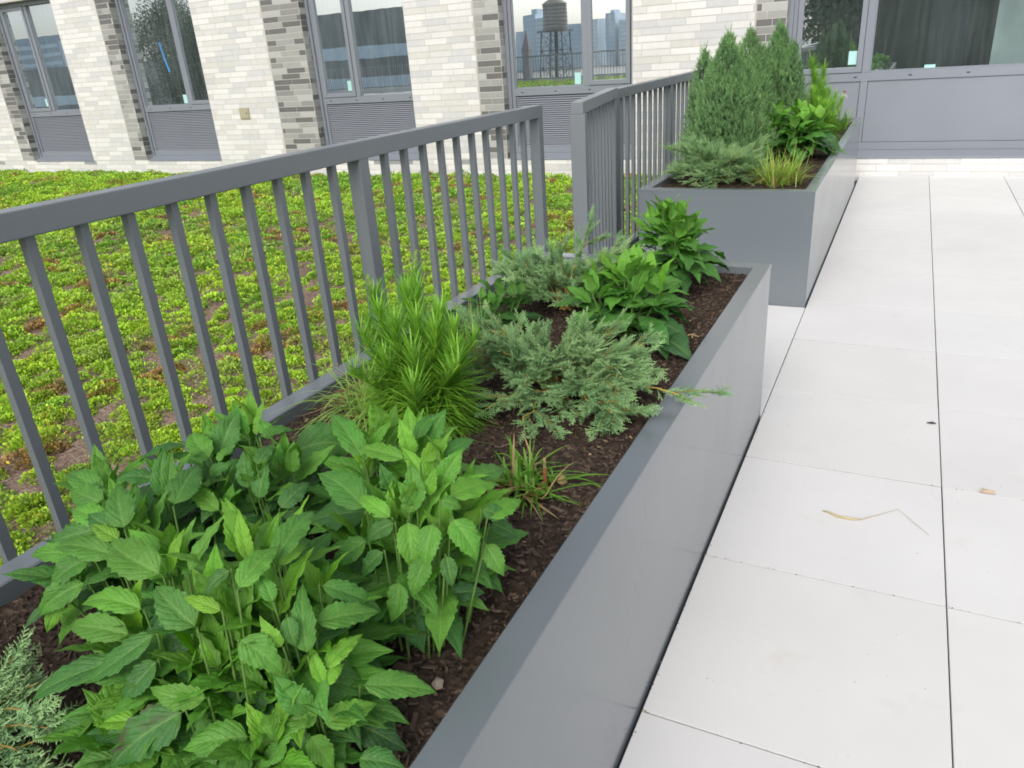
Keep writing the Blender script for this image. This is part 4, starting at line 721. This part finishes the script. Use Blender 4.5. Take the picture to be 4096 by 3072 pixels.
leafy_plant('leafy plant amid the conifers and grass of the far planter', (-.29, 3.95), .58, .36, .30, 15, Q(24), (.4, .8), .16, 10, 26)

# ------------------------------------------------------------------ narrow leaved things (vectorised blades)
def blades(B, D, ln, wd, droop, c0, c1, q, seg=5, lift=0.0):
    """B (n,3) bases, D (n,3) unit directions; arching strips"""
    n = len(B); t = np.linspace(0, 1, seg+1); sd_ = np.cross(D, (0, 0, 1)); nn = np.linalg.norm(sd_, axis=1)[:, None]; sd_ = np.where(nn < .05, np.array((1., 0, 0)), sd_/np.maximum(nn, 1e-6))
    P = B[:, None]+D[:, None]*(t[None, :, None]*ln[:, None, None]); P[..., 2] -= droop[:, None]*ln[:, None]*t[None]**2
    w_ = wd[:, None]*np.clip(np.minimum(.55+t*2, 1)*(1-t**2.2), .03, 1)[None]
    l_ = P-sd_[:, None]*w_[..., None]; r_ = P+sd_[:, None]*w_[..., None]; md = P.copy(); md[..., 2] -= w_*.35
    V = np.stack([l_, md, r_], 2).reshape(n, -1, 3); F = []
    for k in range(seg):
        a = k*3; F += [(a, a+1, a+4, a+3), (a+1, a+2, a+5, a+4)]
    F = (np.array(F)[None]+np.arange(n)[:, None, None]*(3*(seg+1))).reshape(-1, 4)
    m_ = q.rand(n, 1); base = c0*(1-m_)+c1*m_; C = base[:, None]*(.80+.35*t)[None, :, None]; C = np.repeat(C, 3, 1).reshape(-1, 3)
    return V.reshape(-1, 3), F, C
def dirs(n, q, e0, e1, a=None):
    al = q.uniform(0, 2*math.pi, n) if a is None else a; e = np.radians(q.uniform(e0, e1, n)); return np.stack([np.cos(al)*np.cos(e), np.sin(al)*np.cos(e), np.sin(e)], -1)
G_BR = np.array((.20, .48, .04)); G_YE = np.array((.36, .62, .06)); G_DK = np.array((.10, .30, .03))
def spiky_plant(label, stems, root, zb, q, lmax=.115, spikes=()):
    t = thing('spiky_plant', (*root, zb), label, 'plant', None); og = (*root, zb); fl = MB(); st = MB(); sp = MB()
    for si, (x, y, z) in enumerate(stems):
        rx_, ry_ = root[0]+q.uniform(-.05, .05), root[1]+q.uniform(-.05, .05); A = np.array((rx_, ry_, zb)); T = np.array((x, y, z)); H = z-zb
        st.tube([tuple(A), tuple(A*.6+T*.4+np.array((0, 0, .01))), tuple(T)], [.0035, .003, .0022], 6, tuple(G_YE*.9), 0, False)
        n = int(240*H/.3); f = np.sort(q.rand(n)**.9); hasspike = si in spikes
        if hasspike: f *= .86
        B = A+(T-A)*f[:, None]; D = dirs(n, q, -5, 28, np.arange(n)*2.4); D[:, 2] += f**3*2.2-.08+.15*f; D /= np.linalg.norm(D, axis=1)[:, None]
        ln = lmax*(1.0-.62*f**1.1)*q.uniform(.75, 1.25, n); V, F, c = blades(B, D, ln, ln*.0+.0027*(1.1-.4*f), .30*(1-f)+.05, G_DK*.5+G_BR*.5, G_BR*.5+G_YE*.5, q, 4)
        c = c*(.60+.45*np.repeat(f, 15)[:, None]); fl.add(V, F, c)
        if hasspike:
            for k in range(90):
                g = k/90; p = A+(T-A)*(.84+.17*g); a = k*2.4; r = .0055*(1-.45*g); cc = p+np.array((math.cos(a), math.sin(a), 0))*r; s = .0032*(1-.3*g)
                V = [cc+np.array(d)*s for d in ((1, 0, 0), (-1, 0, 0), (0, 1, 0), (0, -1, 0), (0, 0, 1.2), (0, 0, -1.2))]; tn = (.20, .34, .07) if k % 3 else (.34, .42, .16)
                sp.add(V, [(0, 2, 4), (2, 1, 4), (1, 3, 4), (3, 0, 4), (2, 0, 5), (1, 2, 5), (3, 1, 5), (0, 3, 5)], tn)
    fl.build('foliage', M_BLADE, t, og, col=True); st.build('stem_cluster', M_BLADE, t, og, col=True, smooth=True)
    if sp.V: sp.build('flower_spike', M_BLADE, t, og, col=True)
    return t
spiky_plant('bright green spiky plant with two bud spikes rising in front of the railing post',
    [(-.668, -.015, .93), (-.727, -.141, .90), (-.619, -.261, .86), (-.535, -.317, .86), (-.456, -.264, .87), (-.442, -.306, .85), (-.575, -.213, .89), (-.501, -.286, .86), (-.40, -.30, .81), (-.66, -.28, .81), (-.471, -.36, .82), (-.38, -.33, .79), (-.60, -.12, .87), (-.52, -.15, .84), (-.70, -.2, .8), (-.56, -.34, .78), (-.63, -.38, .76), (-.45, -.40, .76), (-.40, -.22, .80), (-.42, -.27, .84), (-.66, -.1, .85)],
    (-.545, -.235), .575, Q(41), .135, (0, 1))
spiky_plant('bright yellow green spiky plant near the window end of the far planter',
    [(-.30, 4.95, 1.05), (-.24, 4.9, .98), (-.36, 5.0, 1.22), (-.22, 5.0, .92), (-.28, 4.8, .95), (-.18, 4.9, .85), (-.34, 4.8, .9), (-.25, 5.1, 1.15), (-.2, 4.75, .85), (-.15, 5.05, .82), (-.3, 5.1, .95), (-.12, 4.8, .76), (-.33, 4.7, .84), (-.15, 4.6, .84), (-.22, 4.55, .88), (-.1, 5.1, .85), (-.16, 5.25, .88), (-.22, 5.3, .9), (-.28, 4.65, .95)],
    (-.24, 4.9), .58, Q(42), .17, (2, 7))
def grass_clump(label, centre, zb, n, ln, e, q, c0, c1, wd=.0022, droop=(.3, .9), r=.03, dry=.06):
    t = thing('grass_clump', (*centre, zb), label, 'grass', None); og = (*centre, zb)
    B = np.zeros((n, 3)); B[:, 0] = centre[0]+q.normal(0, r, n); B[:, 1] = centre[1]+q.normal(0, r, n); B[:, 2] = zb-.005
    D = dirs(n, q, *e); l_ = q.uniform(*ln, n); V, F, c = blades(B, D, l_, q.uniform(.6, 1.2, n)*wd, q.uniform(*droop, n), c0, c1, q, 7)
    V[:, 2] = np.maximum(V[:, 2], zb+.004+.004*q.rand()); k = np.repeat(q.rand(n) < dry, 24); c[k] = (.42, .30, .14); k = np.repeat(q.rand(n) < dry*.5, 24); c[k] = (.30, .10, .05)
    build('blades', V, F, M_BLADE, t, c, org=og); return t
grass_clump('pale arching grass clump between the spiky plant and the railing', (-.70, -.20), .575, 330, (.18, .36), (25, 80), Q(51), np.array((.22, .40, .06)), np.array((.36, .52, .13)), .0022, (.45, 1.15), .035, .10)
grass_clump('small green grass tuft on the bare mulch before the juniper', (-.215, -.40), .575, 170, (.06, .17), (18, 85), Q(52), np.array((.09, .27, .02)), np.array((.21, .42, .05)), .0032, (.2, .8), .03, .12)
grass_clump('thin grass clump behind the spiky plant beside the dark low plant', (-.62, .12), .575, 70, (.15, .30), (45, 88), Q(53), np.array((.18, .36, .05)), np.array((.33, .5, .12)), .0018, (.1, .5), .03, .15)
grass_clump('yellow green grass clump at the front edge of the far planter', (-.24, 2.98), .58, 460, (.16, .31), (30, 86), Q(54), np.array((.28, .50, .05)), np.array((.48, .64, .14)), .0024, (.1, .6), .045, .12)
grass_clump('dry straw coloured grass wisp beside the far planter juniper', (-.42, 3.12), .58, 110, (.10, .24), (25, 75), Q(55), np.array((.30, .24, .13)), np.array((.40, .34, .2)), .0011, (.2, .7), .03, .5)
t = grass_clump('small leafy coneflower with a faded bloom at the end of the far planter', (-.17, 5.55), .58, 120, (.12, .30), (20, 80), Q(56), np.array((.10, .26, .03)), np.array((.22, .42, .05)), .0075, (.1, .5), .04, 0)
t['category'] = 'flower'; t.name = 'coneflower'
m = MB(); m.tube([(-.16, 5.55, .6), (-.13, 5.52, .80), (-.12, 5.50, .87)], .004, 6, (.2, .3, .08)); m.build('stem', M_BLADE, t, (-.17, 5.55, .58), col=True)
m = MB()
for k in range(11):
    a = k*.571; m.add([(-.12, 5.5, .87), (-.12+.018*math.cos(a-.2), 5.5+.018*math.sin(a-.2), .858), (-.12+.038*math.cos(a), 5.5+.038*math.sin(a), .825), (-.12+.018*math.cos(a+.2), 5.5+.018*math.sin(a+.2), .858)], [(0, 1, 2, 3)], (.62, .42, .50) if k % 2 else (.8, .72, .74))
for k in range(60):
    a = k*2.4; r = .014*math.sqrt(k/60); p = np.array((-.12+r*math.cos(a), 5.5+r*math.sin(a), .885-.6*r)); s = .0035
    m.add([p+np.array(d)*s for d in ((1, 0, 0), (-.5, .87, 0), (-.5, -.87, 0), (0, 0, 2))], [(0, 1, 3), (1, 2, 3), (2, 0, 3)], (.28, .10, .04))
m.build('bloom', M_BLADE, t, (-.17, 5.55, .58), col=True)

# ------------------------------------------------------------------ junipers: branches carrying sprays of scale leaf twigs
def spikes(P0, P1, r):
    n = len(P0); d = P1-P0; L_ = np.linalg.norm(d, axis=1)[:, None]+1e-9; d /= L_; a = np.cross(d, (0.3, .2, .9)); a /= np.linalg.norm(a, axis=1)[:, None]+1e-9; b = np.cross(d, a)
    V = np.stack([P0+a*r[:, None], P0+(-.5*a+.87*b)*r[:, None], P0+(-.5*a-.87*b)*r[:, None], P1], 1).reshape(-1, 3); i = np.arange(n)[:, None]*4
    return V, np.concatenate([i+np.array(f) for f in ((0, 1, 3), (1, 2, 3), (2, 0, 3))])
def sprays(P, D, size, q, nt=15, sub=3):
    """at every P (n,3), heading D, a feathery flat spray"""
    n = len(P); D = D/np.linalg.norm(D, axis=1)[:, None]; up = np.tile((0, 0, 1.), (n, 1))+q.normal(0, .5, (n, 3)); S_ = np.cross(D, up); S_ /= np.linalg.norm(S_, axis=1)[:, None]+1e-9; Nn = np.cross(S_, D)
    A = []; B = []; R_ = []; Tt = []
    curve = q.normal(0, .12, n)
    axis = lambda t: P+D*(size*t)[:, None]+S_*(curve*size*t*t)[:, None]
    for k in range(3):
        A.append(axis(np.full(n, k/3))); B.append(axis(np.full(n, (k+1.15)/3))); R_.append(np.full(n, .0011)); Tt.append(np.full(n, .3+.2*k))
    for k in range(nt):
        t = (k+.5)/nt; s = 1 if k % 2 else -1; o = axis(np.full(n, t)); ln = size*(.46-.34*t)*q.uniform(.75, 1.25, n); dd = D*.72+S_*(s*.72)+Nn*q.normal(.05, .22, n)[:, None]; dd /= np.linalg.norm(dd, axis=1)[:, None]
        A.append(o); B.append(o+dd*ln[:, None]); R_.append(np.full(n, .00125)); Tt.append(np.full(n, .4+.5*t))
        for j in range(sub):
            g = (j+1)/(sub+1); s2 = 1 if j % 2 else -1; o2 = o+dd*(ln*g)[:, None]; d3 = dd*.75+D*.3*(1 if s2 > 0 else .1)+S_*(s*s2*.45)+Nn*q.normal(0, .25, n)[:, None]; d3 /= np.linalg.norm(d3, axis=1)[:, None]
            A.append(o2); B.append(o2+d3*(ln*q.uniform(.30, .5, n))[:, None]); R_.append(np.full(n, .0011)); Tt.append(np.full(n, .55+.45*t))
    A = np.concatenate(A); B = np.concatenate(B); return A, B, np.concatenate(R_), np.concatenate(Tt)
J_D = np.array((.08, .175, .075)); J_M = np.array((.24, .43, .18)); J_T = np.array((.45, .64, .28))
def juniper(label, root, tips, q, per=26, size=.045, zb=.575, colD=J_D, colM=J_M, colT=J_T, side=4, nt=12, sub=2, group='spreading junipers', dens=1.0):
    t = thing('juniper', (*root, zb), label, 'shrub', group); og = (*root, zb); tw = MB(); PP = []; DD = []; TT = []
    for (x, y, z) in tips:
        A = np.array((root[0]+q.uniform(-.02, .02), root[1]+q.uniform(-.02, .02), zb)); T = np.array((x, y, z)); ln = np.linalg.norm(T-A); mid = A*.45+T*.55; mid[2] += .10*ln+.02
        bz_ = lambda s: ((1-s)**2)[:, None]*A+(2*s*(1-s))[:, None]*mid+(s*s)[:, None]*T
        s = np.linspace(0, 1, 9); pts = bz_(s); pts[1:, :] += q.normal(0, .004, (8, 3)); cs = [(.16, .075, .035)]*9
        tw.tube([tuple(p) for p in pts], list(.0035-.0024*s), 5, (.26, .12, .05) if q.rand() < .45 else (.50, .36, .08), 0, False)
        k = int(per*dens*max(ln, .08)/.35)+4; s = q.uniform(.22, 1.0, k)**.8; s = np.concatenate([s, [.97, 1.0]]); P = bz_(s); Dm = bz_(np.minimum(s+.05, 1.05))-P; Dm /= np.linalg.norm(Dm, axis=1)[:, None]
        sd_ = np.cross(Dm, (0, 0, 1)); sgn = np.where(q.rand(len(s)) < .5, 1, -1)[:, None]; D = Dm*.75+sd_*sgn*q.uniform(.1, .9, (len(s), 1))+np.array((0, 0, 1.))*q.uniform(-.25, .6, (len(s), 1)); D[-1] = Dm[-1]
        PP.append(P); DD.append(D); TT.append(s)
        # side branchlets
        for j in range(int(side*dens)):
            sb_ = q.uniform(.3, .92); o = bz_(np.array([sb_]))[0]; i_ = min(int(sb_*8), 7); dm = pts[i_+1]-pts[i_]; dm /= np.linalg.norm(dm); sdv = np.cross(dm, (0, 0, 1))*(1 if j % 2 else -1)
            d = dm*.7+sdv*.7+np.array((0, 0, q.uniform(-.1, .35))); d /= np.linalg.norm(d); l2 = ln*q.uniform(.18, .38); e = o+d*l2; tw.tube([tuple(o), tuple(o*.5+e*.5+np.array((0, 0, .006))), tuple(e)], [.0016, .0012, .0008], 4, (.30, .20, .05), 0, False)
            kk = int(per*dens*l2/.16)+2; s = q.uniform(.1, 1, kk); P = o+np.outer(s, e-o); D = d+np.cross(d, (0, 0, 1))*np.where(q.rand(kk) < .5, 1, -1)[:, None]*q.uniform(.1, .8, (kk, 1))+np.array((0, 0, 1.))*q.uniform(-.2, .5, (kk, 1)); PP.append(P); DD.append(D); TT.append(.5+.5*s)
    P = np.concatenate(PP); D = np.concatenate(DD); s = np.concatenate(TT); n = len(P); sz = size*q.uniform(.6, 1.25, n)
    A, B, R_, tt = sprays(P, D, sz, q, nt, sub); V, F = spikes(A, B, R_); rep = len(A)//n; ss = np.tile(s, rep); bl = fbm(A[:, 0], A[:, 1], 14, 5, 3)
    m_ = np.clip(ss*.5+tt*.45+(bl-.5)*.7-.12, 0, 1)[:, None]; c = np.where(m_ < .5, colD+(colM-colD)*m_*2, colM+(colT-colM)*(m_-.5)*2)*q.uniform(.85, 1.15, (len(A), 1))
    V[:, 2] = np.maximum(V[:, 2], zb+.003)
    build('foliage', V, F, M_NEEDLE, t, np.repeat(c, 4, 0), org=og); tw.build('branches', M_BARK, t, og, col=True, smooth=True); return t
def ringtips(root, n, r, z, q, sx=1, sy=1):
    return [(root[0]+sx*rr*math.cos(a), root[1]+sy*rr*math.sin(a), zz) for a, rr, zz in zip(np.arange(n)*2.4+q.uniform(-.3, .3, n), r[0]+(r[1]-r[0])*np.sqrt(q.rand(n)), q.uniform(*z, n))]
q = Q(61)
tips = [(.062, -.03, .628), (-.075, .05, .67), (-.085, -.07, .60), (-.21, -.12, .60), (-.30, -.22, .60), (-.41, -.20, .62), (-.50, -.08, .70), (-.36, .0, .75), (-.20, .06, .73), (-.11, .14, .69), (-.42, -.09, .73), (-.08, -.02, .65), (-.09, -.10, .60), (-.12, -.13, .595), (-.08, .10, .66), (-.15, .0, .70), (-.24, -.04, .70), (-.30, -.1, .69)]
tips += ringtips((-.36, -.01), 27, (.05, .22), (.64, .765), q, 1.1, .62) + ringtips((-.25, -.01), 15, (.12, .24), (.61, .665), q, 1.05, .62)
tips = [(.022, -.02, .626)]+[(min(a, -.13), b, c) for a, b, c in tips[1:]]
juniper('large spreading grey green juniper trailing a twig over the planter rim', (-.33, .05), tips, q, 21, .036, side=5, nt=11, sub=2)
q = Q(62)
tips = [(-.49, .70, .82), (-.66, .45, .72), (-.30, .66, .69), (-.56, .62, .77), (-.70, .6, .72)]+ringtips((-.54, .66), 46, (.03, .24), (.63, .745), q, 1.05, .7)
juniper('grey green juniper at the back left corner of the foreground planter', (-.56, .66), tips, q, 27, .040, side=4, nt=10, sub=2)
q = Q(63)
tips = [(-.59, -1.19, .67), (-.53, -1.17, .66), (-.49, -1.20, .63), (-.53, -1.22, .605), (-.48, -1.23, .6), (-.52, -1.20, .64)]+ringtips((-.64, -1.37), 26, (.05, .19), (.60, .67), q)
juniper('juniper sprig poking into the bottom left corner of the foreground planter', (-.66, -1.38), tips, q, 20, .036, side=5, nt=11, sub=2)
q = Q(64)
tips = ringtips((-.60, 3.12), 60, (.04, .30), (.64, .80), q, .95, 1.1)+ringtips((-.60, 3.05), 18, (.2, .30), (.60, .68), q)
juniper('low grey green juniper at the front left corner of the far planter', (-.60, 3.12), tips, q, 20, .055, side=3, nt=8, sub=1)
def conifer(label, x, y, ztop, rbase, q, n=5200, lean=0.0, zb=.58):
    t = thing('conifer', (x, y, zb), label, 'conifer', 'cone shaped conifers in the far planter'); og = (x, y, zb); H = ztop-zb
    ns = 6; sh = np.concatenate([[1.0], q.uniform(.70, .93, ns-1)]); so = np.concatenate([[0], q.uniform(.2, .5, ns-1)])*rbase; sa = np.arange(ns)*2.4+q.uniform(0, 6); ox, oy = so*np.cos(sa), so*np.sin(sa)*.8
    si = q.choice(ns, n, p=np.array([.34]+[.66/(ns-1)]*(ns-1))); h = q.rand(n)**1.15; a = q.uniform(0, 2*math.pi, n); lump = .78+.44*vnoise(a*1.6+h*3, h*9+si, 1.0, int(q.randint(99)))
    R_ = np.where(si == 0, rbase, rbase*.62)*(1-h)**.78*np.minimum(1, .75+h*3)*lump; u = q.uniform(.60, 1.06, n); ang = a; hz = h*sh[si]
    P = np.stack([x+lean*h+ox[si]*np.minimum(1, .3+h*1.2)+np.cos(ang)*R_*u, y+oy[si]*np.minimum(1, .3+h*1.2)+np.sin(ang)*R_*u, zb+.02+hz*H*.95], -1)
    D = np.stack([np.cos(ang)*.55, np.sin(ang)*.55, np.full(n, .9)+h*.7], -1)+q.normal(0, .32, (n, 3))
    for k in range(ns):                                     # wispy leaders
        m_ = 22; g = np.linspace(.86, 1.03, m_); P2 = np.stack([x+lean*g+ox[k], y+oy[k]+0*g, zb+H*g*sh[k]], -1)+q.normal(0, .005, (m_, 3)); D2 = np.tile((0, 0, 1.), (m_, 1))+q.normal(0, .38, (m_, 3)); P = np.concatenate([P, P2]); D = np.concatenate([D, D2]); u = np.concatenate([u, np.full(m_, 1.)]); h = np.concatenate([h, g])
    sz = .042*q.uniform(.55, 1.5, len(P)); A, B, Rr, tt = sprays(P, D, sz, q, 6, 1); Rr = Rr*1.75; V, F = spikes(A, B, Rr); rep = len(A)//len(P)
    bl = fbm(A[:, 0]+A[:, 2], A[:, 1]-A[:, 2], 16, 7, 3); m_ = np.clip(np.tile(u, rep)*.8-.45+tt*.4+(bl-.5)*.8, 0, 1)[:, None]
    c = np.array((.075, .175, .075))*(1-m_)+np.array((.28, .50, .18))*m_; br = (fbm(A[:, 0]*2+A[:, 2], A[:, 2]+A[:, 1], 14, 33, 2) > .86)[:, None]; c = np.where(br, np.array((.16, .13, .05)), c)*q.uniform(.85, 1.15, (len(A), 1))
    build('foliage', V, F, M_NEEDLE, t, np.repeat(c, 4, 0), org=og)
    m = MB(); m.tube([(x, y, zb), (x+lean*.5, y, zb+H*.5), (x+lean, y, zb+H*.95)], [.02, .012, .003], 8, (.16, .10, .06)); m.build('trunk', M_BARK, t, og, col=True, smooth=True)
    return t
conifer('front conifer, broadest of the three cone shaped ones', -.665, 3.55, 1.345, .31, Q(71), 10500)
conifer('middle conifer, partly hidden by the broad one', -.63, 4.10, 1.365, .28, Q(72), 6500)
conifer('rear conifer with the tall thin tip against the window frame', -.52, 4.62, 1.39, .29, Q(73), 9000)

# ------------------------------------------------------------------ small litter
def flake(name, pts, z, th, c, label, cat, group=None):
    m = MB(); n = len(pts); cx = sum(p[0] for p in pts)/n; cy = sum(p[1] for p in pts)/n
    V = [(x, y, z) for x, y in pts]+[(x, y, z+th*(1+.8*math.sin(k*2.1))) for k, (x, y) in enumerate(pts)]+[(cx, cy, z+th*2.2)]
    m.add(V, [(k, (k+1) % n, n+(k+1) % n, n+k) for k in range(n)]); m.add([V[n+k] for k in range(n)]+[V[-1]], [(k, (k+1) % n, n) for k in range(n)])
    o = m.build(name, flat(name+'_surface', c), None, (cx, cy, z)); o.location = (cx, cy, z); return tag(o, label, cat, group)
m = MB(); m.tube([(.282, .623, .004), (.30, .617, .006), (.325, .606, .004), (.339, .605, .005), (.365, .602, .006), (.39, .611, .005)], [.0015, .003, .0042, .0035, .004, .0025], 5, (.66, .56, .32)); m.tube([(.39, .611, .004), (.44, .655, .006), (.489, .698, .010), (.53, .648, .006), (.572, .597, .003)], [.0012, .0007, .0007, .0007, .0006], 5, (.58, .46, .24))
o = m.build('straw', M_BLADE, None, (.39, .61, 0), col=True, smooth=True); o.location = (.39, .61, 0); tag(o, 'bent strand of pale straw lying on the white paving', 'straw')
flake('dry_leaf', [(.715, .895), (.722, .912), (.738, .914), (.744, .905), (.756, .908), (.757, .897)], .002, .004, (.50, .38, .27), 'curled tan leaf scrap on a paving joint', 'leaf')
flake('bark_flake', [(.569, 1.349), (.585, 1.355), (.597, 1.360), (.600, 1.352), (.585, 1.347)], .002, .004, (.05, .055, .05), 'dark bark flake beside the long paving joint', 'bark')
flake('pebble', [(-.116, -.909), (-.107, -.913), (-.100, -.907), (-.104, -.897), (-.113, -.899)], .577, .005, (.34, .28, .22), 'pale pebble on the mulch below the outstretched leaf', 'pebble')
flake('pebble', [(-.160, -.365), (-.148, -.366), (-.143, -.356), (-.150, -.347), (-.160, -.351)], .577, .008, (.45, .34, .14), 'tiny yellow pebble beside the small grass tuft', 'pebble')
flake('pebble', [(-.125, .205), (-.117, .203), (-.113, .211), (-.120, .216)], .58, .006, (.75, .74, .72), 'white pebble under the tips of the large juniper', 'pebble')
m = MB(); m.tube([(-.135, .47, .585), (-.11, .49, .589), (-.085, .487, .586)], .0022, 5, (.50, .36, .18)); m.tube([(-.11, .49, .589), (-.098, .508, .586)], .0018, 5, (.50, .36, .18)); m.tube([(-.105, .488, .589), (-.10, .47, .586)], .0018, 5, (.50, .36, .18))
o = m.build('dry_twig', M_BLADE, None, (-.11, .49, .585), col=True, smooth=True); o.location = (-.11, .49, .585); tag(o, 'dry straw coloured twig on the mulch near the rim corner', 'twig')
# crumbs along paving joints
m = MB()
def crumb(x, y, s):
    a = rnd.uniform(0, 6.28); P = [(x+s*rnd.uniform(.6, 1.3)*math.cos(a+k*1.257), y+s*.55*rnd.uniform(.6, 1.3)*math.sin(a+k*1.257)) for k in range(5)]; c = rnd.choice([(.16, .10, .06), (.10, .08, .06), (.34, .24, .14)])
    V = [(px, py, .0005) for px, py in P]+[(x, y, s*.6+.001)]; m.add(V, [(k, (k+1) % 5, 5) for k in range(5)], c)
for k in range(70):
    j = rnd.choice([-1, -1, 0, 0, 0, 1]); x = rnd.random()**1.3*1.2; crumb(x, YB+j*PV+rnd.gauss(0, .002), rnd.uniform(.001, .0034))
for k in range(90): crumb(rnd.gauss(.002, .003)+.001, rnd.uniform(-1.2, 2.2), rnd.uniform(.001, .003))
for k in range(45): crumb(rnd.uniform(.0, 1.2), rnd.uniform(-.6, 2.4), rnd.uniform(.001, .0022))
tag(m.build('crumbs', M_MULCHCHIP, col=True), 'scattered bark crumbs along the paving joints', 'crumbs', kind='stuff')
